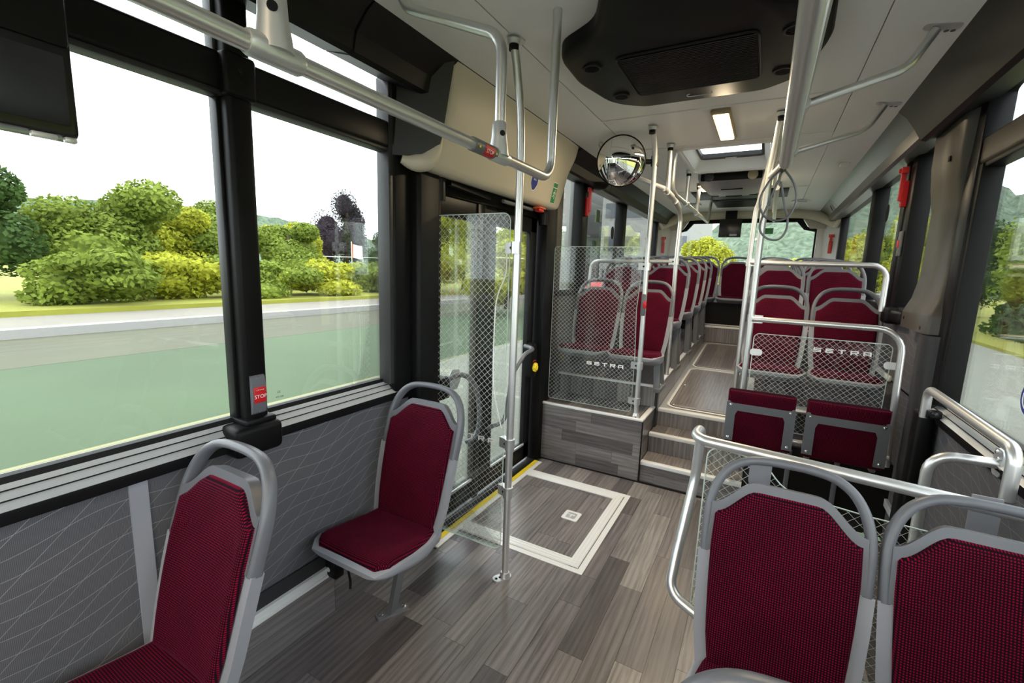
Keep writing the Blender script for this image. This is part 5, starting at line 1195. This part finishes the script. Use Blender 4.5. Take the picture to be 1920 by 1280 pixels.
obj('recess', G().box(CX - .50, CX + .52, 5.94, 6.55, 2.606, 2.618, .05, 2), 'black', ra)
obj('ribbed_panel', G().box(CX - .33, CX + .35, 6.62, 7.25, 2.600, 2.617, .01), 'dark', ra)
g = G()
for k in range(14): g.box(CX - .31, CX + .33, 6.65 + k * .042, 6.665 + k * .042, 2.594, 2.602)
obj('panel_ribs', g, 'trim', ra, kind='stuff', flat=True)
for dx in (-.62, .70):
    t = thing('air_outlet', 'round pale air outlet in the rear ceiling on the %s' % ('left' if dx < 0 else 'right'), 'vent', (CX + dx, 7.0, 2.6)); zc = 2.615
    obj('ring', G().lathe([(.12, 0), (.115, -.012), (.085, -.008), (.08, .0)], (CX + dx, 7.0, zc), (0, 0, 1), 28), 'ceil', t); obj('grille', G().lathe([(.078, 0), (.05, -.006)], (CX + dx, 7.0, zc), (0, 0, 1), 24), 'shell', t)
single('ceiling_sensor', 'small white ceiling sensor near the right edge', 'sensor', G().box(.44, .51, 4.74, 4.86, 2.572, 2.60, .02, 3), 'ceil')
# rear monitor and sign
rm = thing('rear_monitor', 'black monitor hanging in front of the back window', 'monitor', (-.56, 7.8, 2.2))
obj('housing', G().box(-.715, -.405, 7.76, 7.80, 2.225, 2.50, .008), 'screen', rm); obj('hanger', G().box(-.64, -.48, 7.77, 7.80, 2.49, 2.62), 'black', rm); obj('label_plate', G().box(-.56, -.46, 7.757, 7.761, 2.245, 2.275), 'shell', rm); obj('led', G().box(-.61, -.605, 7.757, 7.761, 2.238, 2.243), 'white', rm)
single('exit_sign', 'small green exit sign at the top of the back window', 'sign', G().box(-.10, .02, YB - .02, YB - .015, 2.30, 2.39), 'green')
# ================================================================== OUTSIDE
GZ = -.36
def leafy(name, color, var=.35, transl=.25):
    m, nt, b = new_mat(name)
    tc = nt.nodes.new('ShaderNodeTexCoord').outputs['Object']
    n = nt.nodes.new('ShaderNodeTexNoise'); n.inputs['Scale'].default_value = 1.2; n.inputs['Detail'].default_value = 5; nt.links.new(tc, n.inputs['Vector'])
    lo = tuple(c * (1 - var) for c in color); hi = tuple(c * (1 + var) for c in color)
    nt.links.new(ramp(nt, n.outputs['Fac'], [(.3, lo), (.7, hi)]), b.inputs['Base Color']); b.inputs['Roughness'].default_value = .7; b.inputs['Specular IOR Level'].default_value = .1
    tl = nt.nodes.new('ShaderNodeBsdfTranslucent'); tl.inputs[0].default_value = (*[c * 1.2 for c in color], 1)
    mx = nt.nodes.new('ShaderNodeMixShader'); mx.inputs[0].default_value = transl
    nt.links.new(b.outputs[0], mx.inputs[1]); nt.links.new(tl.outputs[0], mx.inputs[2]); nt.links.new(mx.outputs[0], nt.nodes['Material Output'].inputs[0]); return m
M.update(leaf=leafy('leaf_green', (.17, .22, .035)), leafy_=leafy('leaf_bright', (.34, .35, .035)), leafd=leafy('leaf_dark', (.055, .095, .025)), leafp=leafy('leaf_purple', (.035, .026, .036)), hillm=leafy('hill_forest', (.10, .135, .09), .45, .05),
         grass=mat('meadow', (.22, .22, .025), .9, noise=.35, nscale=.5), asphalt=mat('asphalt', (.045, .072, .030), .85, noise=.35, nscale=.22), pave=mat('paving', (.19, .19, .155), .85, noise=.08, nscale=1.5), verge=mat('verge_brown', (.075, .075, .045), .9, noise=.25, nscale=.4), wallw=mat('white_kerb', (.27, .26, .25), .8), path=mat('gravel_path', (.19, .17, .14), .9, noise=.15, nscale=.6),
         bark=mat('bark', (.06, .045, .03), .9), facade=mat('pale_facade', (.27, .27, .26), .8, noise=.05, nscale=.4), pane_d=mat('dark_pane', (.05, .06, .07), .2), yline=mat('yellow_line', (.20, .19, .09), .8))
def strip(name, x0, x1, z0, z1, m, lab, y0=-60, y1=160):
    o = struct(name, G().box(x0, x1, y0, y1, z0, z1), m, flat=True); o['label'] = lab; return o
strip('ground_pavement', -5.9, -1.72, GZ - .3, GZ, 'pave', 'pale pavement beside the bus'); strip('ground_line', -5.98, -5.9, GZ - .3, GZ + .002, 'yline', 'yellow road edge line'); strip('ground_road', -11.3, -5.98, GZ - .3, GZ - .003, 'asphalt', 'greenish grey road on the left')
strip('ground_verge', -15.2, -11.3, GZ - .3, GZ + .0, 'verge', 'brownish verge strip'); strip('ground_kerb_wall', -15.6, -15.2, GZ - .3, -.14, 'wallw', 'low white kerb wall along the road')
strip('ground_path', -18.5, -15.6, GZ - .3, -.16, 'path', 'light gravel path beyond the kerb wall'); strip('ground_meadow', -90, -18.5, GZ - .3, .0, 'grass', 'yellow green meadow')
strip('ground_right', 1.0, 6.5, GZ - .3, GZ, 'pave', 'pale road on the right of the bus', -60, 38); strip('ground_right_verge', 6.5, 90, GZ - .3, GZ + .1, 'grass', 'green verge on the right', -60, 38); strip('ground_under', -1.72, 1.0, GZ - .3, GZ, 'asphalt', 'road under and behind the bus', -60, 38); strip('ground_far', -1.72, 90, GZ - .3, GZ + .02, 'grass', 'far meadow behind the bus', 38, 260)
def foliage(c, r, n, leaf, seed, core=True):
    rnd = random.Random(seed); V = []; F = []; cx, cy, cz = c
    blobs = [(rnd.gauss(0, .36) , rnd.gauss(0, .36), -.6 + 1.2 * q / 8, rnd.uniform(.42, .62) * (1.08 - .045 * q)) for q in range(9)]
    for k in range(n):
        bx, by, bz, br = blobs[k % 9]
        while True:
            d = Vector((rnd.gauss(0, 1), rnd.gauss(0, 1), rnd.gauss(0, 1)))
            if d.length > .1: break
        d.normalize(); rr = br * (1 - .35 * rnd.random() ** 2)
        p = Vector((cx + r[0] * (bx + d.x * rr), cy + r[1] * (by + d.y * rr), cz + r[2] * (bz + d.z * rr)))
        u = Vector((rnd.gauss(0, 1), rnd.gauss(0, 1), rnd.gauss(0, .5))).normalized(); v = u.cross(d).normalized() if abs(u.dot(d)) < .95 else Vector((0, 0, 1))
        s = leaf * rnd.uniform(.6, 1.3); o = len(V)
        V += [p - u * s, p + v * s * .6, p + u * s, p - v * s * .6]; F.append((o, o + 1, o + 2, o + 3))
    g = G(); g.add(V, F)
    for bx, by, bz, br in blobs:           # dense inner mass of each bough
        ph = rnd.uniform(0, 6)
        g.grid(9, 7, lambda a, b: (cx + r[0] * (bx + br * .66 * math.sin(PI * b) * math.cos(2 * PI * a) * (1 + .15 * math.sin(5 * a * 2 * PI + ph))), cy + r[1] * (by + br * .66 * math.sin(PI * b) * math.sin(2 * PI * a)), cz + r[2] * (bz - br * .66 * math.cos(PI * b))))
    return g
def tree(x, y, h, rx, rz, m, lab, seed, z0=0.0, n=14000, leaf=.105, name='tree', group='trees outside the windows'):
    t = thing(name, lab, 'tree', (x, y, z0), group)
    cz = z0 + h - rz
    obj('crown', foliage((x, y, cz), (rx, rx, rz), n, leaf, seed), m, t, flat=True)
    rn = random.Random(seed)
    obj('trunk', G().tube(spline([(x, y, z0 - .1), (x + rn.uniform(-.1, .1), y, z0 + h * .3), (x + rn.uniform(-.3, .3), y + .1, z0 + h * .75)], 3), [.16 * h / 5 * (1 - k / 9) + .04 for k in range(7)], 8), 'bark', t)
    return t
LT = [(-24, 4.6, 5.2, 2.0, 2.0, 'leafd', 'dark tree at the far left edge of the view'), (-25, 8.5, 4.9, 3.0, 2.2, 'leaf', 'rounded green tree in the large left window'), (-27, 11.5, 4.3, 2.6, 1.9, 'leafy_', 'bright low tree between the rounded trees'), (-28, 14.6, 5.2, 2.6, 2.2, 'leaf', 'second rounded green tree in the large left window'),
      (-27, 18.5, 4.4, 2.6, 2.0, 'leaf', 'green tree behind the black pillar'), (-30, 22.0, 4.5, 2.4, 2.0, 'leafy_', 'light green tree left of the purple tree'), (-40, 34.5, 9.6, 3.3, 4.4, 'leafp', 'dark purple copper beech'), (-42, 42.5, 6.8, 3.0, 3.0, 'leafd', 'small conical green tree right of the purple tree'), (-44, 49, 5.6, 3.2, 2.5, 'leaf', 'far green tree beside the door pillar'),
      (-19.5, 24.3, 6.0, 2.6, 2.6, 'leafy_', 'bright tree seen through the front door leaf'), (-20.8, 29.5, 7.0, 2.5, 2.9, 'leafy_', 'tall bright tree in the gap of the front door leaf'), (-20, 37.5, 6.8, 2.8, 2.8, 'leafy_', 'bright tree seen through the rear door leaf'), (-10, 17.5, 3.0, 1.6, 1.4, 'leafy_', 'low bright tree behind the door post')]
for k, (x, y, h, rx, rz, m, lab) in enumerate(LT): tree(x, y, h, rx, rz, m, lab, 100 + k)
for k, (x, y) in enumerate(((-20.0, 6.2), (-21, 9.2), (-20.5, 12.6), (-21, 16.2), (-21.5, 20.4), (-30, 26.5), (-31, 34.0))):
    t = thing('bush', 'yellow green bush along the meadow, %s from the left' % ['first', 'second', 'third', 'fourth', 'fifth', 'sixth', 'seventh'][k], 'bush', (x, y, 0), 'meadow bushes')
    obj('foliage', foliage((x, y, .9), (1.6, 2.2, 1.0), 4000, .11, 300 + k), 'leafy_' if k % 2 else 'leaf', t, flat=True)
# distant wooded hills
def hill(name, lab, cx, cy, rx, ry, h, seed, m='hillm'):
    rn = random.Random(seed); g = G(); ph = [rn.uniform(0, 6) for _ in range(8)]
    def P(a, b):
        x = -1 + 2 * a; y = -1 + 2 * b; d = max(0, 1 - x * x - y * y)
        z = h * d ** .8 * (1 + .12 * math.sin(5 * x + ph[0]) + .08 * math.sin(11 * x + ph[1])) + .05 * h * d * (math.sin(43 * x + ph[2] + 7 * math.sin(23 * y)) + math.sin(37 * y + ph[3] + 5 * math.sin(31 * x)))
        return (cx + rx * x, cy + ry * y, GZ - .2 + z)
    g.grid(90, 40, P); o = struct(name, g, m, angle=180); o['label'] = lab
hill('ground_hill_1', 'distant bluish wooded hill behind the back window', 18, 150, 60, 60, 24, 1); hill('ground_hill_2', 'distant wooded hill on the left', -130, 70, 30, 90, 13, 2)
hill('ground_hill_3', 'wooded hill on the right', 75, 70, 30, 80, 20, 3)
# trees behind and on the right
for k, (x, y, h, rx, rz, m, lab) in enumerate(((-3.6, 34, 4.9, 2.2, 2.0, 'leafy_', 'bright yellow green tree in the middle of the back window'), (4.2, 33, 5.0, 2.4, 2.2, 'leafy_', 'bright yellow green tree at the right of the back window'), (1.2, 36, 3.4, 2.6, 1.6, 'leafy_', 'low bright shrub under the hill in the back window'),
                                               (9.5, 12.5, 6.5, 2.6, 2.8, 'leafd', 'dark green tree seen through the right rear window'), (10, 17.5, 6.2, 2.6, 2.8, 'leafy_', 'bright tree behind the right rear posts'), (9.5, 24, 6.8, 3.0, 3.0, 'leaf', 'green tree at the end of the right rear windows'), (10.5, 8.2, 5.6, 2.4, 2.6, 'leaf', 'nearer green tree in the large right window'), (11, 4.4, 5.8, 2.6, 2.8, 'leafd', 'dark tree at the right picture edge'), (13, 32, 7.5, 3.0, 3.4, 'leaf', 'tall green tree in the middle of the large right window'), (11.5, 39, 6.8, 2.6, 3.0, 'leafd', 'dark green tree near the wide pillar in the right window'), (11, 47, 7.6, 3.0, 3.4, 'leafy_', 'bright far tree just behind the wide pillar'), (11, 55, 7.2, 3.0, 3.2, 'leafd', 'dark far tree between the right rear posts'), (11, 64, 8.2, 3.2, 3.6, 'leaf', 'green far tree at the end of the right windows'))):
    tree(x, y, h, rx, rz, m, lab, 500 + k, GZ, 8000)
for k, (y0, y1) in enumerate(((16.0, 27.0), (29.0, 41.0))):
    t = thing('hedge', 'long dark green hedge beyond the right road, %s stretch' % ('near' if k == 0 else 'far'), 'hedge', (8.0, y0, GZ), 'hedges')
    obj('foliage', foliage((8.0, (y0 + y1) / 2, .45), (.7, (y1 - y0) / 2.0, .85), 6000, .09, 700 + k), 'leafd', t, flat=True)
# buildings
def building(x0, x1, y0, y1, h, lab, side, nwin, floors, wx=.8, roof=None):
    t = thing('building', lab, 'building', ((x0 + x1) / 2, (y0 + y1) / 2, GZ))
    obj('walls', G().box(x0, x1, y0, y1, GZ, h), 'facade', t, flat=True); obj('roof', G().box(x0 - .3, x1 + .3, y0 - .3, y1 + .3, h, h + .35), 'wallw', t, flat=True)
    for f in range(floors):
        for k in range(nwin):
            zc = GZ + 1.7 + f * 3.0
            if side == 'x': yc = y0 + (y1 - y0) * (k + .5) / nwin; w_ = G().box(x1 - .1, x1 + .03, yc - wx, yc + wx, zc - .8, zc + .8) if x1 < 0 else G().box(x0 - .03, x0 + .1, yc - wx, yc + wx, zc - .8, zc + .8)
            else: xc = x0 + (x1 - x0) * (k + .5) / nwin; w_ = G().box(xc - wx, xc + wx, y0 - .03, y0 + .1, zc - .8, zc + .8)
            wo = obj('window', w_, 'wallw', t, flat=True)
            if side == 'x': gg = G().box(x1 - .1, x1 + .05, yc - wx + .12, yc + wx - .12, zc - .68, zc + .68) if x1 < 0 else G().box(x0 - .05, x0 + .1, yc - wx + .12, yc + wx - .12, zc - .68, zc + .68)
            else: gg = G().box(xc - wx + .12, xc + wx - .12, y0 - .05, y0 + .1, zc - .68, zc + .68)
            sub(wo, 'pane', gg, 'pane_d', flat=True)
building(-14, -6.0, 42, 58, 10.5, 'pale office block seen at the left of the back window', 'y', 4, 3)
building(-21, -16.5, 40, 64, 12, 'pale house seen through the left rear windows', 'x', 5, 2)
building(12.5, 18, 66, 78, 7.0, 'white flat house seen through the right rear window', 'x', 2, 1)
# flag
fl = thing('flag', 'white flag with orange edge on a thin pole in the meadow', 'flag', (-22, 19.5, 0))
obj('pole', G().cyl((-22, 19.4, 0), (-22, 19.4, 3.0), .03, 8), 'alud', fl)
obj('cloth', G().grid(8, 4, lambda a, b: (-22 + .06 * math.sin(a * 7), 19.45 + .75 * a, 2.05 + .8 * b - .08 * a)), 'white', fl); obj('orange_edge', G().box(-22.03, -21.97, 19.40, 19.50, 2.05, 2.87), 'orange', fl)
# footbridge
fb = thing('footbridge', 'pale footbridge with railing crossing beyond the meadow', 'bridge', (-33, 33, 0))
path = spline([(-34, 26, 1.25), (-33.5, 33, 1.35), (-32, 41, 1.2), (-30, 50, .9)], 6)
obj('deck', G().tube(path, 1, sec=[(-.9, -.10), (.9, -.10), (.9, .10), (-.9, .10)], up=(1, 0, 0)), 'wallw', fb)
obj('handrail', G().tube([p + Vector((.85, 0, 1.0)) for p in path], .03, 6), 'alud', fb)
for k in range(0, len(path), 2): obj('baluster', G().cyl(path[k] + Vector((.85, 0, 0)), path[k] + Vector((.85, 0, 1.0)), .02, 6), 'alud', fb)
for k in range(0, len(path), 6): obj('pier', G().box(path[k].x - .15, path[k].x + .15, path[k].y - .15, path[k].y + .15, -.1, path[k].z - .05), 'facade', fb, flat=True)
# cars behind on the right
def car(x, y, lab, m, rot=0):
    t = thing('car', lab, 'car', (0, 0, 0))
    prof = [(-2.1, .25), (-2.15, .6), (-2.0, .85), (-1.2, .95), (-.5, 1.42), (1.0, 1.45), (1.75, .98), (2.1, .9), (2.15, .5), (2.1, .25)]
    g = G(); g.prism(round_poly(prof, .12, 3)[::1], (.85, 0, 0), (0, 1, 0), (0, 0, 1), -1.7); obj('body', g, m, t, angle=30)
    gl = [(-1.0, .96), (-.45, 1.34), (.95, 1.36), (1.5, .98)]
    obj('side_glass', G().prism(gl, (.86, 0, 0), (0, 1, 0), (0, 0, 1), -1.72), 'pane_d', t)
    for yy in (-1.35, 1.35):
        for xx in (-.82, .82): obj('wheel', G().lathe([(.30, -.1), (.32, -.08), (.32, .08), (.30, .1)], (xx, yy, .32), (1, 0, 0), 16), 'rubber', t)
    for xx in (-.65, .65): obj('tail_lamp', G().box(xx - .18, xx + .18, 2.1, 2.17, .62, .76), 'red', t); obj('head_lamp', G().box(xx - .18, xx + .18, -2.17, -2.1, .55, .68), 'white', t)
    t.location = (x, y, GZ); t.rotation_euler = (0, 0, rot); return t
M['carg'] = mat('car_grey', (.09, .10, .11), .3); M['carw'] = mat('car_white', (.40, .40, .40), .3); M['carr'] = mat('car_red', (.4, .02, .02), .3)
car(5.3, 26, 'dark grey car on the right beyond the window', 'carg', 0); car(5.4, 34.5, 'white car parked further back on the right', 'carw', .2); car(-9.0, 26, 'red car seen through the left rear window', 'carr', .1)
for o in OFFS:
    if '_o' in o: del o['_o']
for o in bpy.data.objects:
    if '_o' in o: del o['_o']
